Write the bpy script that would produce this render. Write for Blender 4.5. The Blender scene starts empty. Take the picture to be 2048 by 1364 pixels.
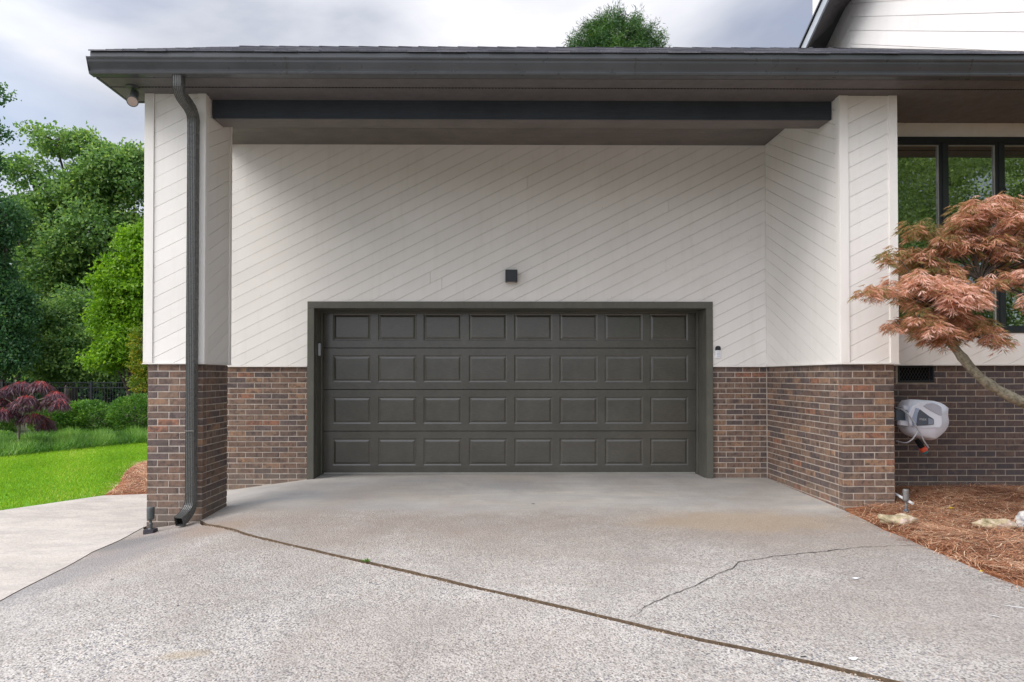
import bpy, bmesh, math, random
import numpy as np
from mathutils import Vector, Matrix, Euler
from mathutils.geometry import delaunay_2d_cdt

rnd = random.Random(7)
rng = np.random.default_rng(11)
scene = bpy.context.scene
COL = scene.collection

# ------------------------------------------------------------------ camera
F = 1350.0                      # focal length in pixels of the 2048-wide photograph
TILT = math.radians(0.8)
YAW = 0.007
VX, VY = 985.0, 752.0           # vanishing point of the depth lines
CX = VX + F * math.tan(YAW)
CY = VY - F * math.tan(TILT)
CZ = 1.275
cam_d = bpy.data.cameras.new('camera')
cam = bpy.data.objects.new('camera', cam_d)
COL.objects.link(cam)
cam.location = (0, 0, CZ)
cam.rotation_mode = 'XYZ'
cam.rotation_euler = (math.radians(90) + TILT, 0, -YAW)
cam_d.sensor_width = 36.0
cam_d.lens = F / 2048 * 36.0
cam_d.shift_x = (1024 - CX) / 2048
cam_d.shift_y = (CY - 682) / 2048
cam_d.clip_start = 0.05
cam_d.clip_end = 2000
scene.camera = cam
CR = cam.rotation_euler.to_matrix()

# ------------------------------------------------------------------ world / sun / exposure
SUN_EL = math.radians(46)
SUN_AZ = math.atan2(-0.45, -0.80)      # horizontal direction towards the sun (x, y)
world = bpy.data.worlds.new('World')
scene.world = world
world.use_nodes = True
wn = world.node_tree
wn.nodes.clear()
def WN(t, **k):
    n = wn.nodes.new(t)
    for a, b in k.items(): setattr(n, a, b)
    return n
wout = WN('ShaderNodeOutputWorld')
wbg = WN('ShaderNodeBackground'); wbg.inputs['Strength'].default_value = 0.1
wsky = WN('ShaderNodeTexSky', sky_type='NISHITA', sun_disc=False)
wsky.sun_elevation = SUN_EL
wsky.sun_rotation = math.radians(90) - SUN_AZ
wtc = WN('ShaderNodeTexCoord')
wmap = WN('ShaderNodeMapping'); wmap.inputs['Scale'].default_value = (1, 1, 2.3); wmap.inputs['Location'].default_value = (3.1, 1.7, 0.6)
wn.links.new(wtc.outputs['Generated'], wmap.inputs['Vector'])
wn1 = WN('ShaderNodeTexNoise'); wn1.inputs['Scale'].default_value = 2.1; wn1.inputs['Detail'].default_value = 6; wn1.inputs['Roughness'].default_value = 0.48; wn1.inputs['Distortion'].default_value = 0.35
wn2 = WN('ShaderNodeTexNoise'); wn2.inputs['Scale'].default_value = 1.15; wn2.inputs['Detail'].default_value = 5; wn2.inputs['Roughness'].default_value = 0.5
wn.links.new(wmap.outputs[0], wn1.inputs['Vector'])
wn.links.new(wmap.outputs[0], wn2.inputs['Vector'])
wr1 = WN('ShaderNodeValToRGB')
e = wr1.color_ramp.elements
e[0].position = 0.36; e[0].color = (0.23, 0.255, 0.325, 1)
e[1].position = 0.64; e[1].color = (0.55, 0.55, 0.58, 1)
m = e.new(0.48); m.color = (0.385, 0.40, 0.445, 1)
wn.links.new(wn1.outputs['Fac'], wr1.inputs['Fac'])
wr2 = WN('ShaderNodeValToRGB')
e = wr2.color_ramp.elements
e[0].position = 0.36; e[0].color = (0.45, 0.45, 0.45, 1)
e[1].position = 0.50; e[1].color = (1, 1, 1, 1)
wn.links.new(wn2.outputs['Fac'], wr2.inputs['Fac'])
wsc = WN('ShaderNodeVectorMath', operation='SCALE'); wsc.inputs['Scale'].default_value = 10.0
wsp = WN('ShaderNodeSeparateXYZ'); wn.links.new(wtc.outputs['Generated'], wsp.inputs[0])
wmr = WN('ShaderNodeMapRange'); wmr.inputs[1].default_value = 0.0; wmr.inputs[2].default_value = 1.0; wmr.inputs[3].default_value = 8.0; wmr.inputs[4].default_value = 13.0   # overcast sky: brighter towards the zenith
wn.links.new(wsp.outputs[2], wmr.inputs[0])
wdot = WN('ShaderNodeVectorMath', operation='DOT_PRODUCT')          # broad cloud glow around the veiled sun, added to brighten the porch
wdot.inputs[1].default_value = (math.cos(SUN_AZ) * math.cos(SUN_EL), math.sin(SUN_AZ) * math.cos(SUN_EL), math.sin(SUN_EL))
wn.links.new(wtc.outputs['Generated'], wdot.inputs[0])
wgl = WN('ShaderNodeMapRange'); wgl.inputs[1].default_value = 0.25; wgl.inputs[2].default_value = 1.0; wgl.inputs[3].default_value = 1.0; wgl.inputs[4].default_value = 3.0
wn.links.new(wdot.outputs['Value'], wgl.inputs[0])
wmul = WN('ShaderNodeMath', operation='MULTIPLY'); wn.links.new(wmr.outputs[0], wmul.inputs[0]); wn.links.new(wgl.outputs[0], wmul.inputs[1])
wn.links.new(wmul.outputs[0], wsc.inputs['Scale'])
wn.links.new(wr1.outputs['Color'], wsc.inputs[0])
wmix = WN('ShaderNodeMix', data_type='RGBA')
wn.links.new(wr2.outputs['Color'], wmix.inputs[0])
wn.links.new(wsky.outputs[0], wmix.inputs[6])
wn.links.new(wsc.outputs[0], wmix.inputs[7])
wn.links.new(wmix.outputs[2], wbg.inputs['Color'])
wn.links.new(wbg.outputs[0], wout.inputs['Surface'])

sd = bpy.data.lights.new('sun', 'SUN')
sun = bpy.data.objects.new('sun', sd)
COL.objects.link(sun)
sd.energy = 1.5
sd.angle = math.radians(38)
sd.color = (1.0, 0.95, 0.88)
sv = Vector((math.cos(SUN_AZ) * math.cos(SUN_EL), math.sin(SUN_AZ) * math.cos(SUN_EL), math.sin(SUN_EL)))
sun.rotation_euler = sv.to_track_quat('Z', 'Y').to_euler()
sun.location = (-6, -8, 14)
vs = scene.view_settings
vs.view_transform = 'Standard'
try: vs.look = 'None'
except Exception: pass
vs.gamma = 1.0
vs.use_curve_mapping = False
vs.exposure = 0.84
scene.cycles.max_bounces = 10
scene.cycles.diffuse_bounces = 7
scene.cycles.transparent_max_bounces = 8

# ------------------------------------------------------------------ geometry helpers
def at(px, py, Y):
    d = CR @ Vector(((px - CX) / F, (CY - py) / F, -1))
    return Vector((0, 0, CZ)) + d * (Y / d.y)
def sstep(t):
    t = min(1.0, max(0.0, t)); return t * t * (3 - 2 * t)
def h(X, Y):
    Yc = max(-9.0, min(8.46, Y))
    return -0.0246 * (8.46 - Yc) - 0.17 * sstep((-2.1 - X) / 1.5)
def gr(px, py, dz=0.0):
    d = CR @ Vector(((px - CX) / F, (CY - py) / F, -1))
    z = -0.1
    for _ in range(25):
        t = (z - CZ) / d.z
        X, Y = d.x * t, d.y * t
        z = 0.5 * z + 0.5 * (h(X, Y) + dz)
    return Vector((X, Y, z))

def empty(name, loc, label=None, cat=None, group=None, rz=0, parent=None):
    o = bpy.data.objects.new(name, None)
    COL.objects.link(o); o.location = loc
    if parent is not None: o.parent = parent; o.location = Vector(loc) - parent.location
    o.rotation_euler = (0, 0, rz)
    o.empty_display_size = 0.2
    tag(o, label, cat, group)
    return o
def tag(o, label=None, cat=None, group=None, kind=None):
    if label: o['label'] = label
    if cat:
        o['category'] = cat
        if 'kind' not in o: o['kind'] = 'thing'
    if group: o['group'] = group
    if kind: o['kind'] = kind
    return o
def link(name, me, mat, parent=None, world_verts=True, loc=None):
    """link a mesh whose vertices are in world space (shifted into the parent's space)"""
    o = bpy.data.objects.new(name, me)
    COL.objects.link(o)
    if mat is not None and not me.materials: me.materials.append(mat)
    if parent is not None:
        o.parent = parent
        if world_verts:
            p = parent; M = Matrix.Identity(4)
            while p is not None:
                M = Matrix.Translation(p.location) @ p.rotation_euler.to_matrix().to_4x4() @ M; p = p.parent
            me.transform(M.inverted())
    if loc is not None: o.location = loc
    return o

class MB:
    def __init__(s): s.v = []; s.f = []
    def add(s, vs, fs):
        n = len(s.v); s.v += [tuple(v) for v in vs]; s.f += [tuple(i + n for i in f) for f in fs]; return s
    def box(s, x0, x1, y0, y1, z0, z1):
        v = [(x0,y0,z0),(x1,y0,z0),(x1,y1,z0),(x0,y1,z0),(x0,y0,z1),(x1,y0,z1),(x1,y1,z1),(x0,y1,z1)]
        return s.add(v, [(0,3,2,1),(4,5,6,7),(0,1,5,4),(1,2,6,5),(2,3,7,6),(3,0,4,7)])
    def tube(s, pts, rad, n=8, cap=True):
        pts = [Vector(p) for p in pts]
        if not hasattr(rad, '__len__'): rad = [rad] * len(pts)
        rings = []
        up = Vector((0.13, 0.21, 1)).normalized()
        for i, p in enumerate(pts):
            a = pts[max(0, i - 1)]; b = pts[min(len(pts) - 1, i + 1)]
            t = (b - a).normalized()
            u = t.cross(up)
            if u.length < 1e-3: u = t.cross(Vector((1, 0, 0)))
            u.normalize(); w = t.cross(u).normalized()
            rings.append([p + (u * math.cos(k * 2 * math.pi / n) + w * math.sin(k * 2 * math.pi / n)) * rad[i] for k in range(n)])
        v = [q for r in rings for q in r]; f = []
        for i in range(len(pts) - 1):
            for k in range(n):
                a = i * n + k; b = i * n + (k + 1) % n
                f.append((a, b, b + n, a + n))
        if cap:
            f.append(tuple(range(n - 1, -1, -1))); f.append(tuple((len(pts) - 1) * n + k for k in range(n)))
        return s.add(v, f)
    def prism(s, poly, fn, d0, d1):
        """poly: list of (a,b); fn(a,b,d) -> world; extruded from d0 to d1"""
        n = len(poly)
        v = [fn(a, b, d0) for a, b in poly] + [fn(a, b, d1) for a, b in poly]
        f = [tuple(range(n)), tuple(range(2 * n - 1, n - 1, -1))] + [(i, i + n, (i + 1) % n + n, (i + 1) % n) for i in range(n)]
        return s.add(v, f)
    def mesh(s, name, smooth=False, fix=True):
        me = bpy.data.meshes.new(name)
        me.from_pydata(s.v, [], s.f)
        if fix:
            bm = bmesh.new(); bm.from_mesh(me); bmesh.ops.recalc_face_normals(bm, faces=bm.faces); bm.to_mesh(me); bm.free()
        if smooth: me.polygons.foreach_set('use_smooth', [True] * len(me.polygons))
        me.update()
        return me
    def obj(s, name, mat, parent=None, smooth=False, bevel=0.0):
        me = s.mesh(name, smooth)
        if bevel > 0:
            bm = bmesh.new(); bm.from_mesh(me)
            ed = [e for e in bm.edges if len(e.link_faces) == 2 and e.calc_face_angle(0) > 0.6]
            bmesh.ops.bevel(bm, geom=ed, offset=bevel, segments=2, affect='EDGES', clamp_overlap=True)
            bm.to_mesh(me); bm.free()
        return link(name, me, mat, parent)

def clip(poly, a, b, c):
    """keep the side a*x+b*y+c >= 0"""
    out = []
    for i in range(len(poly)):
        p, q = poly[i], poly[(i + 1) % len(poly)]
        dp = a * p[0] + b * p[1] + c; dq = a * q[0] + b * q[1] + c
        if dp >= 0: out.append(p)
        if (dp > 0) != (dq > 0) and abs(dp - dq) > 1e-12:
            t = dp / (dp - dq); out.append((p[0] + (q[0] - p[0]) * t, p[1] + (q[1] - p[1]) * t))
    return out
def area(p):
    return abs(sum(p[i][0] * p[(i + 1) % len(p)][1] - p[(i + 1) % len(p)][0] * p[i][1] for i in range(len(p)))) / 2

# ------------------------------------------------------------------ material helpers
class NT:
    def __init__(s, name):
        s.m = bpy.data.materials.new(name); s.m.use_nodes = True
        s.t = s.m.node_tree; s.t.nodes.clear()
        s.out = s.n('ShaderNodeOutputMaterial')
        s.b = s.n('ShaderNodeBsdfPrincipled')
        s.l(s.b.outputs[0], s.out.inputs[0])
    def n(s, t, ins=None, **k):
        n = s.t.nodes.new(t)
        for a, b in k.items(): setattr(n, a, b)
        for a, b in (ins or {}).items():
            if hasattr(b, 'links'): s.l(b, n.inputs[a])
            else: n.inputs[a].default_value = b
        return n
    def l(s, a, b): s.t.links.new(a, b)
    def set(s, **k):
        for a, b in k.items():
            nm = a.replace('_', ' ')
            if hasattr(b, 'links'): s.l(b, s.b.inputs[nm])
            else: s.b.inputs[nm].default_value = b
    def ramp(s, fac, stops, interp='LINEAR'):
        r = s.n('ShaderNodeValToRGB'); r.color_ramp.interpolation = interp
        e = r.color_ramp.elements
        while len(e) > 1: e.remove(e[-1])
        e[0].position = stops[0][0]; e[0].color = (*stops[0][1], 1) if hasattr(stops[0][1], '__len__') else (stops[0][1],) * 3 + (1,)
        for p, c in stops[1:]:
            x = e.new(p); x.color = (*c, 1) if hasattr(c, '__len__') else (c, c, c, 1)
        s.l(fac, r.inputs[0]); return r.outputs[0]
    def coord(s, kind='Object', scale=(1, 1, 1), rot=(0, 0, 0), loc=(0, 0, 0)):
        c = s.n('ShaderNodeTexCoord')
        mp = s.n('ShaderNodeMapping', {'Vector': c.outputs[kind], 'Scale': scale, 'Rotation': rot, 'Location': loc})
        return mp.outputs[0]
    def noise(s, vec, scale, detail=4, rough=0.5, dist=0.0):
        return s.n('ShaderNodeTexNoise', {'Vector': vec, 'Scale': scale, 'Detail': detail, 'Roughness': rough, 'Distortion': dist})
    def mix(s, fac, a, b, blend='MIX'):
        n = s.n('ShaderNodeMix', data_type='RGBA', blend_type=blend)
        for i, x in ((0, fac), (6, a), (7, b)):
            if hasattr(x, 'links'): s.l(x, n.inputs[i])
            elif i == 0: n.inputs[0].default_value = x
            else: n.inputs[i].default_value = (*x, 1) if len(x) == 3 else x
        return n.outputs[2]
    def math(s, op, a, b=0.0, clamp=False):
        n = s.n('ShaderNodeMath', operation=op, use_clamp=clamp)
        for i, x in ((0, a), (1, b)):
            if hasattr(x, 'links'): s.l(x, n.inputs[i])
            else: n.inputs[i].default_value = x
        return n.outputs[0]
    def bump(s, height, strength=0.3, dist=0.01):
        n = s.n('ShaderNodeBump', {'Height': height, 'Strength': strength, 'Distance': dist})
        s.l(n.outputs[0], s.b.inputs['Normal'])

def mat_plain(name, col, rough=0.6, var=0.08, spec=0.5, metal=0.0, nscale=6, bump=0.0, bscale=200, bdist=0.002):
    t = NT(name)
    v = t.coord()
    nz = t.noise(v, nscale, 5, 0.6)
    lo = tuple(c * (1 - var) for c in col); hi = tuple(min(1, c * (1 + var)) for c in col)
    t.set(Base_Color=t.ramp(nz.outputs[0], [(0.3, lo), (0.7, hi)]), Metallic=metal)
    nr = t.noise(v, nscale * 3, 3)
    t.set(Roughness=t.ramp(nr.outputs[0], [(0.3, max(0.02, rough - 0.08)), (0.7, min(1, rough + 0.08))]))
    t.b.inputs['Specular IOR Level'].default_value = spec
    if bump > 0:
        t.bump(t.noise(v, bscale, 3).outputs[0], bump, bdist)
    return t.m

M = {}
def mk_siding():
    t = NT('siding_paint')
    oi = t.n('ShaderNodeObjectInfo')
    v = t.coord()
    g = t.coord(scale=(9, 60, 9), rot=(0, math.radians(26.5), 0))
    grain = t.noise(t.coord(scale=(1, 1, 5), rot=(0, math.radians(26.5), 0)), 45, 5, 0.65)
    big = t.noise(v, 1.3, 4, 0.6)
    c = t.ramp(big.outputs[0], [(0.3, (0.775, 0.742, 0.705)), (0.7, (0.83, 0.80, 0.765))])
    c = t.mix(1.0, c, t.ramp(oi.outputs['Random'], [(0, 0.955), (1, 1.0)]), 'MULTIPLY')
    stk = t.noise(t.coord(scale=(6, 6, .5)), 1.6, 5, 0.7)
    c = t.mix(t.ramp(stk.outputs[0], [(0.52, 0.0), (0.74, 0.22)]), c, (0.60, 0.56, 0.50))
    sp = t.noise(v, 95, 2)
    c = t.mix(t.ramp(sp.outputs[0], [(0.70, 0.0), (0.78, 0.35)]), c, (0.42, 0.38, 0.34))
    t.set(Base_Color=c, Roughness=0.72)
    t.b.inputs['Specular IOR Level'].default_value = 0.3
    t.bump(t.mix(0.5, grain.outputs[0], t.noise(v, 160, 3).outputs[0]), 0.35, 0.004)
    return t.m
M['siding'] = mk_siding()
def mk_brick(name, stops):
    t = NT(name)
    oi = t.n('ShaderNodeObjectInfo')
    c = t.ramp(oi.outputs['Random'], stops, 'CONSTANT')
    tc = t.n('ShaderNodeTexCoord')
    sh = t.n('ShaderNodeVectorMath', {0: tc.outputs['Object']}, operation='ADD')
    sc = t.n('ShaderNodeVectorMath', {0: oi.outputs['Random']}, operation='SCALE'); sc.inputs['Scale'].default_value = 97.0
    cx = t.n('ShaderNodeCombineXYZ', {0: oi.outputs['Random'], 1: oi.outputs['Random'], 2: oi.outputs['Random']})
    t.l(cx.outputs[0], sc.inputs[0]); t.l(sc.outputs[0], sh.inputs[1])
    v = sh.outputs[0]
    blot = t.noise(v, 16, 5, 0.65, 0.6)
    c = t.mix(t.ramp(blot.outputs[0], [(0.46, 0.0), (0.64, 0.8)]), c, (0.062, 0.050, 0.050))
    blot2 = t.noise(v, 11, 3, 0.5, 0.3)
    c = t.mix(t.ramp(blot2.outputs[0], [(0.58, 0.0), (0.78, 0.45)]), c, (0.27, 0.17, 0.12))
    mp = t.n('ShaderNodeMapping', {'Vector': v, 'Scale': (150, 60, 12)})
    wire = t.noise(mp.outputs[0], 1, 3, 0.6)
    c = t.mix(1.0, c, t.ramp(wire.outputs[0], [(0.35, 0.80), (0.65, 1.15)]), 'MULTIPLY')
    gp = t.n('ShaderNodeSeparateXYZ', {0: t.n('ShaderNodeNewGeometry').outputs['Position']})
    zz = t.math('ADD', gp.outputs[2], t.math('MULTIPLY', t.noise(t.n('ShaderNodeNewGeometry').outputs['Position'], 6, 5, 0.7).outputs[0], -0.5))
    dm = t.n('ShaderNodeMapRange', {0: zz, 1: -0.45, 2: 0.02, 3: 0.5, 4: 0.0}, interpolation_type='SMOOTHSTEP').outputs[0]
    c = t.mix(dm, c, (0.23, 0.185, 0.15))
    t.set(Base_Color=c, Roughness=0.82)
    t.b.inputs['Specular IOR Level'].default_value = 0.35
    t.bump(wire.outputs[0], 0.6, 0.004)
    return t.m
M['brick'] = mk_brick('brown_brick', [(0, (0.177, 0.114, 0.084)), (0.14, (0.212, 0.142, 0.105)), (0.28, (0.118, 0.089, 0.080)), (0.40, (0.200, 0.124, 0.090)), (0.52, (0.153, 0.105, 0.084)), (0.62, (0.283, 0.172, 0.111)), (0.70, (0.136, 0.101, 0.093)), (0.80, (0.224, 0.143, 0.103)), (0.88, (0.165, 0.114, 0.093)), (0.96, (0.283, 0.138, 0.089))])
M['brick_dark'] = mk_brick('dark_brick', [(0, (0.106, 0.075, 0.068)), (0.2, (0.085, 0.065, 0.065)), (0.4, (0.125, 0.085, 0.073)), (0.6, (0.075, 0.062, 0.068)), (0.75, (0.115, 0.083, 0.073)), (0.9, (0.094, 0.075, 0.077))])
M['mortar'] = mat_plain('mortar', (0.47, 0.41, 0.355), 0.9, 0.18, 0.2, 0, 14, 0.6, 240, 0.003)
M['mortar_dark'] = mat_plain('mortar_dark', (0.33, 0.285, 0.24), 0.9, 0.22, 0.2, 0, 14, 0.6, 240, 0.003)
M['brown_metal'] = mat_plain('dark_trim_metal', (0.066, 0.070, 0.077), 0.34, 0.14, 0.5, 0, 3, 0.05, 40, 0.003)
M['soffit'] = mat_plain('soffit_brown', (0.120, 0.112, 0.113), 0.55, 0.12, 0.4, 0, 4, 0.15, 60, 0.002)
M['down'] = mat_plain('downspout_metal', (0.108, 0.108, 0.103), 0.28, 0.04, 0.5, 0, 5)
M['black'] = mat_plain('black_paint', (0.012, 0.015, 0.020), 0.45, 0.15, 0.5)
M['void'] = mat_plain('void_dark', (0.008, 0.008, 0.009), 0.9, 0.1, 0.1)
def mk_wood_paint(name, col, rot, rough=0.5, bs=0.35, sc=(260, 260, 14), spec=0.4):
    t = NT(name)
    v = t.coord(rot=rot)
    mp = t.n('ShaderNodeMapping', {'Vector': v, 'Scale': sc})
    g = t.noise(mp.outputs[0], 1, 4, 0.6)
    big = t.noise(v, 2.4, 4, 0.6)
    c = t.ramp(big.outputs[0], [(0.3, tuple(x * 0.84 for x in col)), (0.7, tuple(x * 1.16 for x in col))])
    c = t.mix(1.0, c, t.ramp(g.outputs[0], [(0.35, 0.86), (0.7, 1.14)]), 'MULTIPLY')
    t.set(Base_Color=c, Roughness=t.ramp(big.outputs[0], [(0.3, rough - 0.03), (0.7, rough + 0.03)]))
    t.b.inputs['Specular IOR Level'].default_value = spec
    t.bump(g.outputs[0], bs, 0.004)
    return t.m
M['casing'] = mk_wood_paint('casing_paint', (0.105, 0.102, 0.083), (0, 0, 0), 0.55)
M['casing_top'] = mk_wood_paint('header_casing_paint', (0.105, 0.102, 0.083), (0, 0, 0), 0.55, sc=(260, 260, 14))
M['beam'] = mk_wood_paint('beam_paint', (0.145, 0.128, 0.118), (0, 0, 0), 0.6, 0.4, (7, 140, 140), 0.35)
M['beam_face'] = mk_wood_paint('beam_face_paint', (0.038, 0.046, 0.058), (0, 0, 0), 0.6, 0.3, (8, 150, 150), 0.35)
M['door'] = mk_wood_paint('door_paint', (0.066, 0.062, 0.051), (0, 0, 0), 0.24, 0.05, (16, 150, 150), 0.8)
M['steel'] = mat_plain('brushed_steel', (0.45, 0.45, 0.44), 0.4, 0.1, 0.5, 0.8)
M['white_plastic'] = mat_plain('white_plastic', (0.86, 0.87, 0.90), 0.4, 0.05, 0.5)
M['grey_plastic'] = mat_plain('grey_plastic', (0.42, 0.44, 0.48), 0.42, 0.06, 0.5)
M['reel'] = mat_plain('reel_grey', (0.675, 0.716, 0.810), 0.45, 0.07, 0.45, 0, 4)
M['reel_mid'] = mat_plain('reel_mid_grey', (0.22, 0.26, 0.33), 0.45, 0.06, 0.45, 0, 5)
M['reel_dark'] = mat_plain('reel_dark_grey', (0.075, 0.09, 0.12), 0.5, 0.08, 0.45)
M['ink'] = mat_plain('pale_ink', (0.40, 0.44, 0.47), 0.6, 0.03, 0.3)
M['red'] = mat_plain('red_plastic', (0.45, 0.06, 0.03), 0.4, 0.05, 0.5)
M['teal'] = mat_plain('teal_plastic', (0.01, 0.13, 0.15), 0.4, 0.05, 0.5)
M['lamp_metal'] = mat_plain('weathered_bronze', (0.085, 0.092, 0.092), 0.42, 0.16, 0.5, 0.2, 22)
M['lamp_steel'] = mat_plain('weathered_grey_metal', (0.22, 0.22, 0.22), 0.4, 0.12, 0.5, 0.5, 22)
M['blue_grey'] = mat_plain('blue_grey_plastic', (0.05, 0.085, 0.12), 0.45, 0.1, 0.5)
M['lens'] = mat_plain('lamp_glass', (0.46, 0.36, 0.31), 0.15, 0.1, 0.6, 0, 40)
M['pvc'] = mat_plain('pale_pvc', (0.60, 0.62, 0.64), 0.4, 0.06, 0.5)
M['seal'] = mat_plain('aluminium_strip', (0.36, 0.35, 0.32), 0.45, 0.1, 0.5, 0.3)
M['fence'] = mat_plain('fence_black', (0.012, 0.016, 0.020), 0.45, 0.1, 0.5)
M['leaf_yellow'] = mat_plain('yellow_leaf', (0.62, 0.50, 0.02), 0.55, 0.1, 0.3)
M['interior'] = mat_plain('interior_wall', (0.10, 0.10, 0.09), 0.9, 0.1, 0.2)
def mk_rock(name, a, b, c3):
    t = NT(name); v = t.coord()
    n = t.noise(v, 9, 6, 0.65, 0.4)
    t.set(Base_Color=t.ramp(n.outputs[0], [(0.3, a), (0.5, b), (0.68, c3)]), Roughness=0.85)
    t.bump(t.noise(v, 30, 6, 0.7).outputs[0], 0.8, 0.02)
    return t.m
M['rock'] = mk_rock('mossy_rock', (0.110, 0.110, 0.054), (0.418, 0.340, 0.216), (0.605, 0.480, 0.459))
M['rock_pale'] = mk_rock('pale_quartz_rock', (0.20, 0.21, 0.27), (0.55, 0.53, 0.50), (0.68, 0.60, 0.52))
def mk_bark(name, a, b):
    t = NT(name); v = t.coord()
    n = t.noise(v, 22, 6, 0.7, 0.3)
    t.set(Base_Color=t.ramp(n.outputs[0], [(0.35, a), (0.62, b)]), Roughness=0.9)
    t.bump(n.outputs[0], 0.7, 0.012)
    return t.m
M['bark'] = mk_bark('bark_brown', (0.035, 0.026, 0.020), (0.095, 0.075, 0.058))
M['bark_maple'] = mk_bark('bark_lichen', (0.085, 0.085, 0.055), (0.30, 0.27, 0.20))
def mk_leaf(name, stops, trans=0.42, rough=0.5, gloss=0.35):
    t = NT(name)
    a = t.n('ShaderNodeAttribute', attribute_name='tint')
    c = t.ramp(a.outputs['Fac'], stops)
    t.set(Base_Color=c, Roughness=rough)
    t.b.inputs['Specular IOR Level'].default_value = gloss
    tr = t.n('ShaderNodeBsdfTranslucent', {'Color': t.mix(1.0, c, (1.35, 1.35, 0.8), 'MULTIPLY')})
    mx = t.n('ShaderNodeMixShader', {0: trans})
    t.l(t.b.outputs[0], mx.inputs[1]); t.l(tr.outputs[0], mx.inputs[2]); t.l(mx.outputs[0], t.out.inputs[0])
    return t.m
M['leaf_oak'] = mk_leaf('leaf_mid_green', [(0, (0.067, 0.147, 0.067)), (0.5, (0.167, 0.313, 0.092)), (1, (0.377, 0.521, 0.140))])
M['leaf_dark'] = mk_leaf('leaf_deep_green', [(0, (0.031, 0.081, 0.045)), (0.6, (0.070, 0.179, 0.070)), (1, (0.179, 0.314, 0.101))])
M['leaf_lime'] = mk_leaf('leaf_lime', [(0, (0.080, 0.190, 0.012)), (0.5, (0.170, 0.340, 0.022)), (1, (0.300, 0.480, 0.040))], 0.45)
M['leaf_myrtle'] = mk_leaf('leaf_gold_tips', [(0, (0.06, 0.14, 0.015)), (0.55, (0.19, 0.27, 0.02)), (0.8, (0.38, 0.34, 0.02)), (1, (0.50, 0.20, 0.04))], 0.4)
M['leaf_shrub'] = mk_leaf('leaf_shrub', [(0, (0.030, 0.095, 0.016)), (0.5, (0.090, 0.220, 0.030)), (1, (0.24, 0.40, 0.06))], 0.3)
M['leaf_pine'] = mk_leaf('pine_needles', [(0, (0.022, 0.066, 0.022)), (0.6, (0.055, 0.144, 0.029)), (1, (0.144, 0.243, 0.033))], 0.2)
M['leaf_crimson'] = mk_leaf('leaf_crimson', [(0, (0.085, 0.05, 0.075)), (0.55, (0.15, 0.07, 0.095)), (0.75, (0.36, 0.045, 0.055)), (1, (0.60, 0.07, 0.05))], 0.25, 0.45)
M['leaf_maple'] = mk_leaf('leaf_maple_pink', [(0, (0.186, 0.179, 0.059)), (0.2, (0.305, 0.202, 0.083)), (0.45, (0.460, 0.212, 0.119)), (0.7, (0.612, 0.323, 0.236)), (1, (0.809, 0.560, 0.496))], 0.3, 0.55)
M['grass'] = mk_leaf('lawn_grass', [(0, (0.13, 0.27, 0.018)), (0.5, (0.235, 0.42, 0.022)), (0.85, (0.34, 0.50, 0.04)), (1, (0.46, 0.50, 0.12))], 0.3, 0.7, 0.2)
M['liriope'] = mk_leaf('border_grass', [(0, (0.055, 0.15, 0.02)), (0.6, (0.13, 0.28, 0.045)), (1, (0.26, 0.42, 0.10))], 0.3, 0.5)
M['straw'] = mk_leaf('pine_straw', [(0, (0.114, 0.055, 0.038)), (0.3, (0.367, 0.164, 0.091)), (0.65, (0.644, 0.329, 0.182)), (1, (0.883, 0.692, 0.493))], 0.08, 0.7, 0.25)
M['lawn_base'] = mat_plain('lawn_soil', (0.10, 0.24, 0.02), 0.95, 0.3, 0.1, 0, 2)
M['soil'] = mat_plain('dark_soil', (0.05, 0.06, 0.028), 0.95, 0.3, 0.1, 0, 2)
M['straw_base'] = mat_plain('straw_litter', (0.270, 0.108, 0.050), 0.95, 0.45, 0.1, 0, 14, 0.8, 70, 0.02)
M['slab_edge'] = mat_plain('shaded_dirty_slab_edge', (0.13, 0.095, 0.065), 0.95, 0.4, 0.1, 0, 40)  # joint shadow painted into the slab sides, together with soil
M['debris'] = mat_plain('joint_debris', (0.14, 0.09, 0.055), 0.95, 0.5, 0.1, 0, 60, 0.9, 200, 0.01)

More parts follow.
